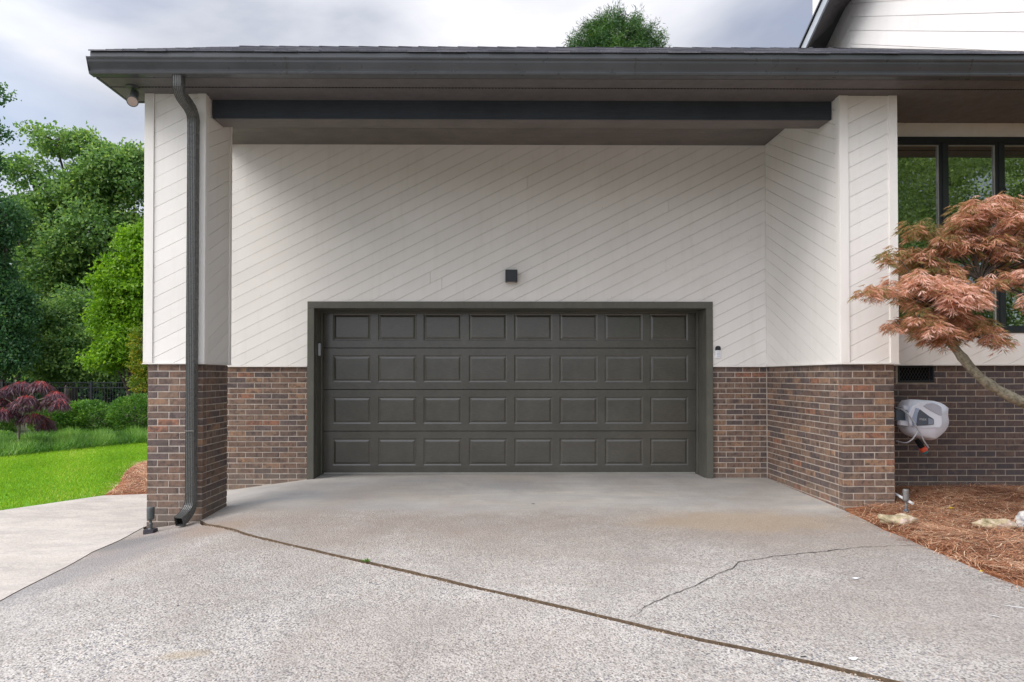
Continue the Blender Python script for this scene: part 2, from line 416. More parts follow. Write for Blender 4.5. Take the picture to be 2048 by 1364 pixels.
def mk_concrete():
    t = NT('aggregate_concrete')
    v = t.coord()
    geo = t.n('ShaderNodeNewGeometry')
    sep = t.n('ShaderNodeSeparateXYZ', {0: geo.outputs['Position']})
    vor = t.n('ShaderNodeTexVoronoi', {'Vector': v, 'Scale': 78.0, 'Randomness': 1.0})
    vs_ = t.n('ShaderNodeSeparateColor', {0: vor.outputs['Color']})
    peb = t.ramp(vs_.outputs[0], [(0, (0.065, 0.075, 0.105)), (0.08, (0.14, 0.15, 0.19)), (0.17, (0.23, 0.23, 0.26)), (0.27, (0.34, 0.325, 0.32)), (0.36, (0.50, 0.47, 0.43)), (0.56, (0.40, 0.33, 0.27)), (0.62, (0.54, 0.52, 0.50)), (0.84, (0.62, 0.60, 0.575)), (0.96, (0.30, 0.21, 0.15))], 'CONSTANT')
    mort = t.ramp(t.noise(v, 5, 5, 0.6).outputs[0], [(0.3, (0.40, 0.375, 0.36)), (0.7, (0.52, 0.49, 0.475))])
    # how much stone shows: worn patches
    wear = t.noise(v, 0.9, 5, 0.62, 0.3)
    dist = t.ramp(vor.outputs['Distance'], [(0.30, 1.0), (0.62, 0.0)])
    amt = t.ramp(wear.outputs[0], [(0.30, 0.55), (0.65, 1.0)])
    # smooth trowelled apron close to the garage
    nz = t.noise(v, 0.7, 4, 0.55)
    yy = t.math('ADD', sep.outputs[1], t.math('MULTIPLY', t.math('SUBTRACT', nz.outputs[0], 0.5), 1.3))
    apron = t.n('ShaderNodeMapRange', {0: yy, 1: 6.15, 2: 6.95}, interpolation_type='SMOOTHSTEP').outputs[0]
    fac = t.math('MULTIPLY', t.math('MULTIPLY', dist, amt), t.math('SUBTRACT', 1.0, t.math('MULTIPLY', apron, 0.93)))
    c = t.mix(fac, mort, peb)
    ap = t.ramp(t.noise(t.coord(scale=(0.35, 1.6, 1)), 1.8, 6, 0.62, 0.4).outputs[0], [(0.3, (0.35, 0.355, 0.365)), (0.5, (0.43, 0.42, 0.41)), (0.7, (0.54, 0.50, 0.45))])
    c = t.mix(t.math('MULTIPLY', apron, 0.8), c, ap)
    # fine speckle
    c = t.mix(t.math('MULTIPLY', t.math('SUBTRACT', 1.0, apron), 0.75), c, t.ramp(t.n('ShaderNodeTexVoronoi', {'Vector': v, 'Scale': 105.0}).outputs['Color'], [(0.25, 0.47), (0.45, 1.0), (0.75, 1.18)]), 'MULTIPLY')
    c = t.mix(1.0, c, t.ramp(t.noise(v, 230, 2).outputs[0], [(0.35, 0.86), (0.65, 1.12)]), 'MULTIPLY')
    # broad stains
    st = t.noise(v, 0.55, 6, 0.66, 0.6)
    c = t.mix(t.ramp(st.outputs[0], [(0.42, 0.0), (0.64, 0.55)]), c, (0.31, 0.265, 0.235))
    st4 = t.noise(v, 0.35, 4, 0.6, 0.3)
    c = t.mix(1.0, c, t.ramp(st4.outputs[0], [(0.35, 0.84), (0.6, 1.03)]), 'MULTIPLY')
    c = t.mix(1.0, c, (0.95, 0.935, 0.90), 'MULTIPLY')
    band = t.n('ShaderNodeMapRange', {0: yy, 1: 4.6, 2: 6.1}, interpolation_type='SMOOTHSTEP').outputs[0]
    band2 = t.n('ShaderNodeMapRange', {0: yy, 1: 6.2, 2: 7.0, 3: 1.0, 4: 0.0}, interpolation_type='SMOOTHSTEP').outputs[0]
    st2 = t.noise(v, 1.6, 6, 0.7, 0.5)
    c = t.mix(t.math('MULTIPLY', t.math('MULTIPLY', band, band2), t.ramp(st2.outputs[0], [(0.28, 0.20), (0.60, 0.72)])), c, (0.245, 0.200, 0.168))
    sp1 = t.noise(v, 34, 2, 0.5)
    c = t.mix(t.ramp(sp1.outputs[0], [(0.70, 0.0), (0.74, 0.55)]), c, (0.17, 0.16, 0.165))
    mott = t.noise(v, 3.4, 6, 0.72, 0.5)
    c = t.mix(t.ramp(mott.outputs[0], [(0.48, 0.0), (0.70, 0.32)]), c, (0.27, 0.26, 0.25))
    # run-off stain below the downspout, spreading along the left joint
    def spot(x, y, rx, ry, ang, col, amount, c):
        rel = t.n('ShaderNodeCombineXYZ', {0: t.math('SUBTRACT', sep.outputs[0], x), 1: t.math('SUBTRACT', sep.outputs[1], y)})
        ro = t.n('ShaderNodeVectorRotate', {'Vector': rel.outputs[0], 'Angle': -ang}, rotation_type='Z_AXIS')
        sc = t.n('ShaderNodeVectorMath', {0: ro.outputs[0], 1: (1 / rx, 1 / ry, 1)}, operation='MULTIPLY')
        ln = t.n('ShaderNodeVectorMath', {0: sc.outputs[0]}, operation='LENGTH')
        dd = t.math('ADD', ln.outputs['Value'], t.math('MULTIPLY', t.math('SUBTRACT', t.noise(v, 3.2, 6, 0.7).outputs[0], 0.5), 1.2))
        mk = t.n('ShaderNodeMapRange', {0: dd, 1: 0.35, 2: 1.1, 3: amount, 4: 0.0}, interpolation_type='SMOOTHSTEP').outputs[0]
        return t.mix(mk, c, col)
    c = spot(-3.25, 6.0, 0.60, 0.28, 0.25, (0.13, 0.13, 0.135), 0.62, c)
    c = spot(-3.2, 5.2, 1.6, 0.45, 1.15, (0.19, 0.185, 0.195), 0.45, c)
    c = spot(-2.5, 6.1, 0.5, 0.35, 0.0, (0.28, 0.20, 0.14), 0.45, c)
    c = spot(2.3, 6.2, 1.3, 0.5, 0.0, (0.36, 0.27, 0.17), 0.45, c)
    c = spot(0.2, 7.9, 0.6, 0.35, 0.0, (0.27, 0.28, 0.285), 0.45, c)
    c = spot(-1.55, 3.42, 0.16, 0.07, 0.2, (0.36, 0.29, 0.20), 0.6, c)
    t.set(Base_Color=c, Roughness=t.ramp(vs_.outputs[1], [(0, 0.6), (1, 0.9)]))
    t.b.inputs['Specular IOR Level'].default_value = 0.3
    hgt = t.math('MULTIPLY', dist, t.math('SUBTRACT', 1.0, apron))
    t.bump(t.math('ADD', hgt, t.math('MULTIPLY', t.noise(v, 120, 3).outputs[0], 0.4)), 0.55, 0.006)
    return t.m
M['concrete'] = mk_concrete()
def mk_concrete_left():
    t = NT('pale_concrete')
    v = t.coord()
    vor = t.n('ShaderNodeTexVoronoi', {'Vector': v, 'Scale': 80.0})
    vs_ = t.n('ShaderNodeSeparateColor', {0: vor.outputs['Color']})
    peb = t.ramp(vs_.outputs[0], [(0, (0.28, 0.28, 0.30)), (0.12, (0.44, 0.41, 0.38)), (0.5, (0.54, 0.50, 0.46)), (0.8, (0.60, 0.575, 0.54))], 'CONSTANT')
    st = t.noise(t.coord(scale=(0.5, 1.5, 1)), 0.9, 6, 0.65, 0.4)
    base = t.ramp(st.outputs[0], [(0.3, (0.31, 0.285, 0.27)), (0.5, (0.46, 0.42, 0.385)), (0.7, (0.55, 0.51, 0.475))])
    c = t.mix(0.38, base, peb)
    c = t.mix(t.ramp(t.noise(t.coord(scale=(0.6, 1.6, 1)), 2.2, 5, 0.7).outputs[0], [(0.45, 0), (0.68, 0.5)]), c, (0.26, 0.24, 0.235))
    c = t.mix(1.0, c, (0.95, 0.93, 0.90), 'MULTIPLY')
    t.set(Base_Color=c, Roughness=0.85)
    t.b.inputs['Specular IOR Level'].default_value = 0.25
    t.bump(vor.outputs['Distance'], 0.35, 0.004)
    return t.m
M['concrete_left'] = mk_concrete_left()
def mk_glass():
    t = NT('window_glass')
    t.t.nodes.remove(t.b)
    gl = t.n('ShaderNodeBsdfGlossy', {'Color': (0.92, 0.98, 0.95, 1), 'Roughness': 0.0})
    tr = t.n('ShaderNodeBsdfTransparent', {'Color': (0.55, 0.62, 0.58, 1)})
    fr = t.n('ShaderNodeFresnel', {'IOR': 2.1})
    nz = t.noise(t.coord(scale=(1, 1, 1)), 2.3, 2)
    bp = t.n('ShaderNodeBump', {'Height': nz.outputs[0], 'Strength': 0.02, 'Distance': 0.03})
    t.l(bp.outputs[0], gl.inputs['Normal'])
    f = t.math('MULTIPLY', fr.outputs[0], 3.8, True)
    mx = t.n('ShaderNodeMixShader', {0: f})
    t.l(tr.outputs[0], mx.inputs[1]); t.l(gl.outputs[0], mx.inputs[2]); t.l(mx.outputs[0], t.out.inputs[0])
    return t.m
M['glass'] = mk_glass()
def mk_shingle():
    t = NT('asphalt_shingle'); v = t.coord()
    a = t.n('ShaderNodeAttribute', attribute_name='tint')
    c = t.ramp(a.outputs['Fac'], [(0, (0.055, 0.055, 0.065)), (0.5, (0.095, 0.095, 0.115)), (1, (0.15, 0.145, 0.165))])
    c = t.mix(1.0, c, t.ramp(t.noise(v, 180, 2).outputs[0], [(0.3, 0.6), (0.7, 1.5)]), 'MULTIPLY')
    t.set(Base_Color=c, Roughness=0.9)
    t.bump(t.noise(v, 240, 2).outputs[0], 0.5, 0.003)
    return t.m
M['shingle'] = mk_shingle()

# ================================================================== ground, drives, beds
def surface(name, poly, z_fn, mat, step=0.25, skirt=0.0, kind='structure', jitter=0.0, parent=None):
    xs = [p[0] for p in poly]; ys = [p[1] for p in poly]
    v = [Vector((p[0], p[1])) for p in poly]
    n = len(v)
    def inside(x, y):
        c = False; j = n - 1
        for i in range(n):
            xi, yi = v[i]; xj, yj = v[j]
            if (yi > y) != (yj > y) and x < (xj - xi) * (y - yi) / (yj - yi) + xi: c = not c
            j = i
        return c
    pts = list(v)
    x = min(xs) + step * 0.5
    while x < max(xs):
        y = min(ys) + step * 0.5
        while y < max(ys):
            if inside(x, y): pts.append(Vector((x, y)))
            y += step
        x += step
    ed = [(i, (i + 1) % n) for i in range(n)]
    ov, oe, of = delaunay_2d_cdt(pts, ed, [list(range(n))], 1, 1e-5)[:3]
    mb = MB()
    mb.add([(p.x, p.y, z_fn(p.x, p.y)) for p in ov], [tuple(f) for f in of])
    me = mb.mesh(name, fix=False)
    bm = bmesh.new(); bm.from_mesh(me)
    for f in bm.faces:
        if f.normal.z < 0: f.normal_flip()
        f.smooth = True
    if skirt > 0:
        be = [e for e in bm.edges if len(e.link_faces) == 1]
        r = bmesh.ops.extrude_edge_only(bm, edges=be); rim = be
        for g in r['geom']:
            if isinstance(g, bmesh.types.BMVert): g.co.z -= skirt
            if isinstance(g, bmesh.types.BMFace): g.smooth = False
        bmesh.ops.split_edges(bm, edges=[e for e in rim if e.is_valid])
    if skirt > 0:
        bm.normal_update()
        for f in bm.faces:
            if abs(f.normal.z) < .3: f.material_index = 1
    bm.to_mesh(me); bm.free()
    o = link(name, me, mat, parent)
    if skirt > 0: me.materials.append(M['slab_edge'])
    if kind and parent is None: o['kind'] = kind
    return o

# base ground out to the horizon
gx = [-900, -300, -100, -50, -25, -14, -9, -7, -5.5, -4.5, -3.6, -3.2, -2.8, -2.4, -2, -1, 0, 2, 4, 7, 12, 30, 100, 300, 900]
gy = [-900, -300, -80, -30, -12, -9, -6, -3, 0, 2, 4, 6, 8.46, 12, 20, 40, 100, 300, 900]
mb = MB()
mb.add([(x, y, h(x, y) - 0.14) for y in gy for x in gx], [(j * len(gx) + i, j * len(gx) + i + 1, (j + 1) * len(gx) + i + 1, (j + 1) * len(gx) + i) for j in range(len(gy) - 1) for i in range(len(gx) - 1)])
g = mb.obj('ground', M['soil']); g['kind'] = 'structure'

XY = lambda p: (p.x, p.y)
joint_px = [(410,1049),(495.6,1069.6),(581,1090),(700,1117.5),(816,1143),(939,1172),(1076,1203),(1206,1234),(1400,1279),(1487,1297),(1640,1329),(1787,1364),(1960,1402)]
ljoint_px = [(290.5,1052.5),(236,1081.6),(181,1105.5),(126.5,1136),(44,1177),(0,1201),(-120,1262)]
bed_px = [(1691.8,1022.5),(1726,1038),(1770,1061),(1811,1076),(1856,1097),(1914,1121),(1958,1141),(1999,1158),(2050,1176),(2200,1238)]
JW = 0.025
J = [gr(*p) for p in joint_px]
LJ = [gr(*p) for p in ljoint_px]
BD = [gr(*p) for p in bed_px]
dJ = (J[-1] - J[-2]).normalized(); J.append(J[-1] + dJ * 2.2)
dL = (LJ[-1] - LJ[-2]).normalized(); LJ.append(LJ[-1] + dL * 2.5)
dB = (BD[-1] - BD[-2]).normalized(); BD.append(BD[-1] + dB * 3.5)
def offset(line, d, jit=0.0055):
    out = []
    dense = []
    for a, b in zip(line[:-1], line[1:]):
        k = max(1, int((b - a).length / 0.12))
        for i in range(k): dense.append(a.lerp(b, i / k))
    dense.append(line[-1])
    for i, p in enumerate(dense):
        a = dense[max(0, i - 1)]; b = dense[min(len(dense) - 1, i + 1)]
        t = (b - a).normalized(); nrm = Vector((-t.y, t.x, 0))
        out.append(p + nrm * (d + rnd.uniform(-jit, jit)))
    return out
# J runs from the pillar to the lower right; its left-hand normal points up/right (towards the garage)
PLX0, PLX1, PRX0, PRX1, YF = -3.375, -2.835, 3.452, 3.962, 6.63
YW, YWF = 8.464, 7.245
Ju = offset(J, JW); Jd = offset(J, -JW)
Lu = offset(LJ, -0.014, 0.004); Ld = offset(LJ, 0.014, 0.004)
crack_px = [(1842,1092),(1794,1092),(1719,1095),(1630,1105.5),(1548,1113),(1514,1119),(1480,1124),(1466,1136),(1432,1150),(1396,1170),(1360,1184),(1332,1194),(1290,1214),(1282,1225),(1256,1237)]
# upper slab (under the carport and to the right)
slab = [XY(p) for p in Ju]
slab += [XY(BD[-1])] + [XY(p) for p in reversed(BD[:-1])]
slab += [(3.46, 6.64), (3.43, 8.47), (2.66, 8.47), (2.66, 8.95), (-2.22, 8.95), (-2.22, 8.47), (-3.36, 8.47), (-3.36, 7.2), (-2.86, 7.2), (-2.86, 6.64)]
# keep CDT simple: remove duplicates closer than 1 mm
def dedup(p):
    o = []
    for q in p:
        if not o or math.hypot(q[0] - o[-1][0], q[1] - o[-1][1]) > 2e-3: o.append(q)
    return o
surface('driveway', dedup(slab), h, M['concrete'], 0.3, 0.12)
low = [XY(p) for p in Jd] + [(XY(J[-1])[0], -3.0), (XY(LJ[-1])[0], -3.0)] + [XY(p) for p in reversed(Lu)] + [(-3.37, 6.56), (-2.86, 6.56)]
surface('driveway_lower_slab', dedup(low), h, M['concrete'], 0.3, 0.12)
e0, e1, e2 = gr(0, 1022), gr(205, 992), gr(297, 988)
left = [XY(p) for p in Ld] + [(-16, XY(LJ[-1])[1]), (-16, e0.y + (e0.x + 16) * -0.12)] + [XY(e0), XY(e1), (-3.45, e2.y + 0.1), (-3.40, e2.y + 0.05), (-3.40, 6.62)]
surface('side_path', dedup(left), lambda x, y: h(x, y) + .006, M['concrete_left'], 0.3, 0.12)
# debris lying in the joint
pj = [XY(p) for p in offset(J, JW + 0.01, 0)] + [XY(p) for p in reversed(offset(J, -JW - 0.01, 0))]
surface('joint_bed', dedup(pj), lambda x, y: h(x, y) - 0.022, M['debris'], 0.4)
pj = [XY(p) for p in offset(LJ, 0.02, 0)] + [XY(p) for p in reversed(offset(LJ, -0.02, 0))]
surface('joint_bed_left', dedup(pj), lambda x, y: h(x, y) - 0.03, M['void'], 0.4)
# pebbles in the joint
def pebbles(name, pts, rad, mat):
    ico = [(0,0,1),(0.9,0,0.1),(0,0.9,-0.1),(-0.9,0,0.1),(0,-0.9,0),(0,0,-1)]
    fc = [(0,1,2),(0,2,3),(0,3,4),(0,4,1),(5,2,1),(5,3,2),(5,4,3),(5,1,4)]
    mb = MB()
    tint = []
    for p in pts:
        r = rad * rnd.uniform(0.5, 1.4); a = rnd.uniform(0, 6.28); s = rnd.uniform(0.5, 1)
        c, d = math.cos(a), math.sin(a)
        mb.add([(p[0] + r * (x * c - y * s * d), p[1] + r * (x * d + y * s * c), p[2] + r * 0.6 * z) for x, y, z in ico], fc)
        tint += [rnd.random()] * 6
    me = mb.mesh(name, fix=False)
    at_ = me.attributes.new('tint', 'FLOAT', 'POINT'); at_.data.foreach_set('value', tint)
    o = link(name, me, mat); o['kind'] = 'stuff'
    return o
def mk_peb():
    t = NT('pebble'); a = t.n('ShaderNodeAttribute', attribute_name='tint')
    t.set(Base_Color=t.ramp(a.outputs['Fac'], [(0, (0.09, 0.06, 0.04)), (0.35, (0.32, 0.19, 0.11)), (0.7, (0.48, 0.33, 0.21)), (1, (0.62, 0.55, 0.46))]), Roughness=0.8)
    return t.m
M['pebble'] = mk_peb()
pp = []
dj = offset(J, -0.004, 0)
for a, b in zip(dj[:-1], dj[1:]):
    n = int((b - a).length * 420)
    for _ in range(n):
        p = a.lerp(b, rnd.random()); t = (b - a).normalized()
        o = rnd.gauss(-0.010, 0.009)
        pp.append((p.x - t.y * o, p.y + t.x * o, h(p.x, p.y) - 0.011 + rnd.uniform(-0.006, 0.005)))
o = pebbles('joint_gravel', pp, 0.0056, M['pebble'])
o['label'] = 'brown grit and pebbles filling the long joint between the driveway slabs'; o['category'] = 'gravel'
# crack: thin dark wedge standing in the slab
cr = []
cp = [gr(*p) for p in crack_px]
mb = MB(); pts = []
for a, b in zip(cp[:-1], cp[1:]):
    k = max(2, int((b - a).length / 0.035))
    for i in range(k):
        p = a.lerp(b, i / k); pts.append(p + Vector((rnd.uniform(-.006, .006), rnd.uniform(-.008, .008), 0)))
pts.append(cp[-1])
vv = []
for i, p in enumerate(pts):
    a = pts[max(0, i - 1)]; b = pts[min(len(pts) - 1, i + 1)]; t = (b - a).normalized()
    fr = i / (len(pts) - 1); w = 0.0038 * rnd.uniform(0.5, 1.3) * min(1, 0.35 + fr * 3) * min(1, (1 - fr) * 8 + 0.2)
    vv += [(p.x - t.y * w, p.y + t.x * w, h(p.x, p.y) + 0.004), (p.x + t.y * w, p.y - t.x * w, h(p.x, p.y) + 0.004)]
mb.add(vv, [(2 * i, 2 * i + 1, 2 * i + 3, 2 * i + 2) for i in range(len(pts) - 1)])
o = mb.obj('crack', mat_plain('crack_dark', (0.045, 0.040, 0.036), 0.95, 0.2, 0.1)); o['kind'] = 'structure'
# paint scuffs
def patch(name, px, py, rx, ry, ang, mat, label=None, cat=None, lift=0.004):
    c = gr(px, py); mb = MB(); n = 14
    v = [(c.x, c.y, h(c.x, c.y) + lift)]
    for k in range(n):
        a = k * 2 * math.pi / n; r = rnd.uniform(0.6, 1.1)
        x, y = rx * r * math.cos(a), ry * r * math.sin(a)
        X, Y = c.x + x * math.cos(ang) - y * math.sin(ang), c.y + x * math.sin(ang) + y * math.cos(ang)
        v.append((X, Y, h(X, Y) + lift))
    mb.add(v, [(0, 1 + k, 1 + (k + 1) % n) for k in range(n)])
    o = mb.obj(name, mat); o['kind'] = 'structure'
    return o
scuff = mat_plain('white_scuff', (0.66, 0.65, 0.66), 0.8, 0.06, 0.2, 0, 30)
for px, py, rx, ry, a in ((1712,1157,.035,.02,.2),(1708,1318,.03,.02,0.4),(2032,1215,.075,.008,-.5),(1988,1233,.03,.005,-.6)):
    patch('paint_scuff', px, py, rx, ry, a, scuff)
oil = mat_plain('oil_spot', (0.06, 0.06, 0.065), 0.6, 0.2, 0.4)
for px, py, rx, ry, a in ((1606,1314,.02,.007,.0),(1722,1288,.008,.005,0),(1066,1008,.02,.012,0),(224,1160,.012,.01,0),(196,1203,.01,.008,0),(356,1212,.01,.008,0)):
    patch('oil_spot', px, py, rx, ry, a, oil)

# ---- instanced-by-numpy blades, needles and leaves
def quads_mesh(name, V, tint, mat, parent=None, kind=None):
    """V: (n,4,3) quads; tint: (n,)"""
    n = len(V)
    me = bpy.data.meshes.new(name)
    me.vertices.add(n * 4); me.loops.add(n * 4); me.polygons.add(n)
    if parent is not None:
        V = V - np.array(parent.location)[None, None, :]
    me.vertices.foreach_set('co', V.reshape(-1).astype(np.float32))
    me.loops.foreach_set('vertex_index', np.arange(n * 4, dtype=np.int32))
    me.polygons.foreach_set('loop_start', np.arange(0, n * 4, 4, dtype=np.int32))
    me.polygons.foreach_set('loop_total', np.full(n, 4, dtype=np.int32))
    a = me.attributes.new('tint', 'FLOAT', 'POINT')
    a.data.foreach_set('value', np.repeat(tint, 4).astype(np.float32))
    me.update(); me.validate()
    o = bpy.data.objects.new(name, me); COL.objects.link(o)
    me.materials.append(mat)
    if parent is not None: o.parent = parent
    if kind: o['kind'] = kind
    return o
def unit(v): return v / np.maximum(np.linalg.norm(v, axis=-1, keepdims=True), 1e-9)
def leaves(P, D, L, W, fold=0.25, r=rng):
    """diamond leaves at P along D"""
    n = len(P)
    R = unit(r.normal(size=(n, 3)))
    U = unit(np.cross(D, R)); N = np.cross(D, U)
    L = np.asarray(L).reshape(-1, 1) * np.ones((n, 1)); W = np.asarray(W).reshape(-1, 1) * np.ones((n, 1))
    mid = P + D * L * 0.45
    V = np.stack([P, mid + U * W * 0.5 + N * W * fold, P + D * L - N * L * 0.12, mid - U * W * 0.5 + N * W * fold], axis=1)
    return V
def in_poly(x, y, poly):
    c = np.zeros(len(x), bool); j = len(poly) - 1
    for i in range(len(poly)):
        xi, yi = poly[i]; xj, yj = poly[j]
        if yi != yj:
            m_ = ((yi > y) != (yj > y)) & (x < (xj - xi) * (y - yi) / (yj - yi) + xi)
            c ^= m_
        j = i
    return c
def scatter(poly, n):
    xs = [p[0] for p in poly]; ys = [p[1] for p in poly]
    X = rng.uniform(min(xs), max(xs), n * 3); Y = rng.uniform(min(ys), max(ys), n * 3)
    k = in_poly(X, Y, poly); X, Y = X[k][:n], Y[k][:n]
    return X, Y
hv = np.vectorize(h)
def vnoise(x, y, s=1.0, seed=0):
    return 0.5 + 0.25 * (np.sin(x * 1.7 * s + seed) * np.cos(y * 1.3 * s + seed * 2) + np.sin(x * 3.9 * s + y * 2.3 * s + seed * 3))

# lawn
zl = lambda x, y: h(x, y) - 0.005
lawn = [(-16, e0.y + (e0.x + 16) * -0.12 + 0.02), (e0.x, e0.y + .02), (e1.x, e1.y + .02)] + [XY(gr(*p)) for p in ((222,982),(238,968),(247,950),(262,934),(285,924),(300,921),(345,915),(400,912))] + \
       [XY(gr(*p)) for p in ((560,868),(420,870),(300,881),(240,888),(160,897),(80,905),(0,914))] + [(-16, gr(0, 914).y - 0.8)]
surface('lawn_ground', dedup(lawn), zl, M['lawn_base'], 0.5)
X, Y = scatter(lawn, 150000)
Z = hv(X, Y) - 0.005
n = len(X)
P = np.stack([X, Y, Z], 1)
D = unit(np.stack([rng.normal(0, .45, n), rng.normal(0, .45, n), np.ones(n)], 1))
V = leaves(P, D, rng.uniform(.03, .06, n), 0.008)
tint = np.clip(0.05 + 0.45 * vnoise(X, Y, 1.2, 1) + 0.4 * vnoise(X, Y, .45, 3) + rng.normal(0, .24, n), 0, 1)
o = quads_mesh('lawn_grass', V, tint, M['grass'], kind='stuff')
tag(o, 'bright green mown lawn left of the brick pillar', 'grass')

# border ground cover behind the lawn
bz = [XY(gr(*p)) for p in ((560,870),(420,872),(300,883),(240,890),(160,899),(80,907),(0,916))] + [(-16, gr(0, 914).y - 1.0), (-22, 19.5), (-8, 20.5), (-4, 20.5)]
surface('border_soil', dedup(bz), lambda x, y: h(x, y) - 0.002, M['soil'], 1.0)
front = [XY(gr(*p)) for p in ((420,872),(303,886),(240,891),(160,900),(80,908),(0,916))] + [(-16, gr(0, 914).y - 0.9), (-17, 15.6), (XY(gr(0, 885))), (XY(gr(120, 873))), (XY(gr(220, 866))), (XY(gr(306, 862))), (XY(gr(420, 856)))]
X, Y = scatter(front, 52000)
n = len(X); P = np.stack([X, Y, hv(X, Y)], 1)
D = unit(np.stack([rng.normal(0, .55, n), rng.normal(0, .55, n), np.ones(n)], 1))
V = leaves(P, D, rng.uniform(.12, .30, n) * (0.6 + 0.6 * vnoise(X, Y, 2.2, 4)), 0.016)
o = quads_mesh('border_grass', V, np.clip(vnoise(X, Y, 2, 2) + rng.normal(0, .2, n), 0, 1), M['liriope'], kind='stuff')
tag(o, 'shaggy green border grass between the lawn and the shrubs', 'ground cover')

# pine straw beds
def straw(name, poly, zf, n, label, L=(.12, .24), W=.0040):
    X, Y = scatter(poly, n); n = len(X)
    Z = np.vectorize(zf)(X, Y) + rng.uniform(0.0, .022, n)
    a = rng.uniform(0, 2 * np.pi, n) * 0.75 + 0.8 * vnoise(X, Y, 3, 5) * 6
    D = unit(np.stack([np.cos(a), np.sin(a), rng.normal(0.0, .10, n)], 1))
    P = np.stack([X, Y, Z], 1); Lr = rng.uniform(L[0], L[1], n)[:, None]
    U = unit(np.cross(D, np.array([[0, 0, 1.0]]))); bend = rng.normal(0, .16, n)[:, None]
    mid = P + D * Lr * 0.5 + U * bend * Lr * .5 + np.array([[0, 0, .010]])
    end = P + D * Lr
    w = W
    Q1 = np.stack([P - U * w * .4, mid - U * w * .5, mid + U * w * .5, P + U * w * .4], 1)
    Q2 = np.stack([mid - U * w * .5, end - U * w * .2, end + U * w * .2, mid + U * w * .5], 1)
    keep = in_poly(end[:, 0], end[:, 1], poly) | (rng.random(n) < 0.25)
    tint = np.clip(0.15 + 0.55 * vnoise(X, Y, 4, 7) + rng.normal(0, .34, n), 0, 1)
    V = np.concatenate([Q1[keep], Q2[keep]]); T = np.concatenate([tint[keep], tint[keep]])
    o = quads_mesh(name, V, T, M['straw'], kind='stuff')
    return tag(o, label, 'pine straw')
def bedz(x, y):
    # distance from the drive edge raises the bed
    t = 1e9
    for a, b in zip(BD[:-1], BD[1:]):
        ab = (b - a).xy; ap = Vector((x, y)) - a.xy
        u = max(0, min(1, ap.dot(ab) / ab.length_squared)); t = min(t, (ap - ab * u).length)
    return h(x, y) - 0.012 + 0.05 * sstep(t / 0.25) + 0.055 * sstep((y - 6.2) / 1.1) + 0.012 * math.sin(x * 5 + 1) * math.cos(y * 6)
bed = [XY(p) for p in BD] + [(9, BD[-1].y), (9, 7.37), (3.95, 7.37), (3.95, 6.65), (3.47, 6.65)]
surface('mulch_bed_right', dedup(bed), bedz, M['straw_base'], 0.18)
straw('pine_straw_right', [XY(p) for p in BD[:-1]] + [(6.9, 4.4), (6.9, 7.33), (3.97, 7.33), (3.97, 6.6), (3.5, 6.6)], bedz, 62000, 'orange brown pine straw covering the bed beside the right brick pillar')
mp_ = [(e1.x, e1.y + .03)] + [XY(gr(*p)) for p in ((222,982),(238,968),(247,950),(262,934),(285,924),(300,921))] + [(-3.42, 12.5), (-3.42, e2.y + .1)]
surface('mulch_bed_left', dedup(mp_), lambda x, y: h(x, y) + 0.002, M['straw_base'], 0.3)
straw('pine_straw_left', mp_, lambda x, y: h(x, y) + 0.006, 17000, 'small wedge of pine straw between the lawn and the left brick pillar', W=.004)

# ================================================================== masonry and siding
BP, BL, BH, CP_ = 0.2127, 0.2030, 0.0572, 0.0667
brick_cache = {}
def brick_mesh(L, var):
    key = (round(L, 3), var)
    if key in brick_cache: return brick_cache[key]
    r = random.Random(hash(key) & 0xffff)
    x, z, d, c = L / 2, BH / 2, 0.09, 0.003
    j = lambda: r.uniform(-.0009, .0009)
    v = [(-x+c+j(),0,-z+c+j()),(x-c+j(),0,-z+c+j()),(x-c+j(),0,z-c+j()),(-x+c+j(),0,z-c+j()),
         (-x+j(),c*1.3,-z+j()),(x+j(),c*1.3,-z+j()),(x+j(),c*1.3,z+j()),(-x+j(),c*1.3,z+j()),
         (-x,d,-z),(x,d,-z),(x,d,z),(-x,d,z)]
    f = [(0,1,2,3)] + [(4+i,4+(i+1)%4,(i+1)%4,i) for i in range(4)] + [(8+i,8+(i+1)%4,4+(i+1)%4,4+i) for i in range(4)]
    me = bpy.data.meshes.new('brick'); me.from_pydata(v, [], f); me.update()
    brick_cache[key] = me
    return me
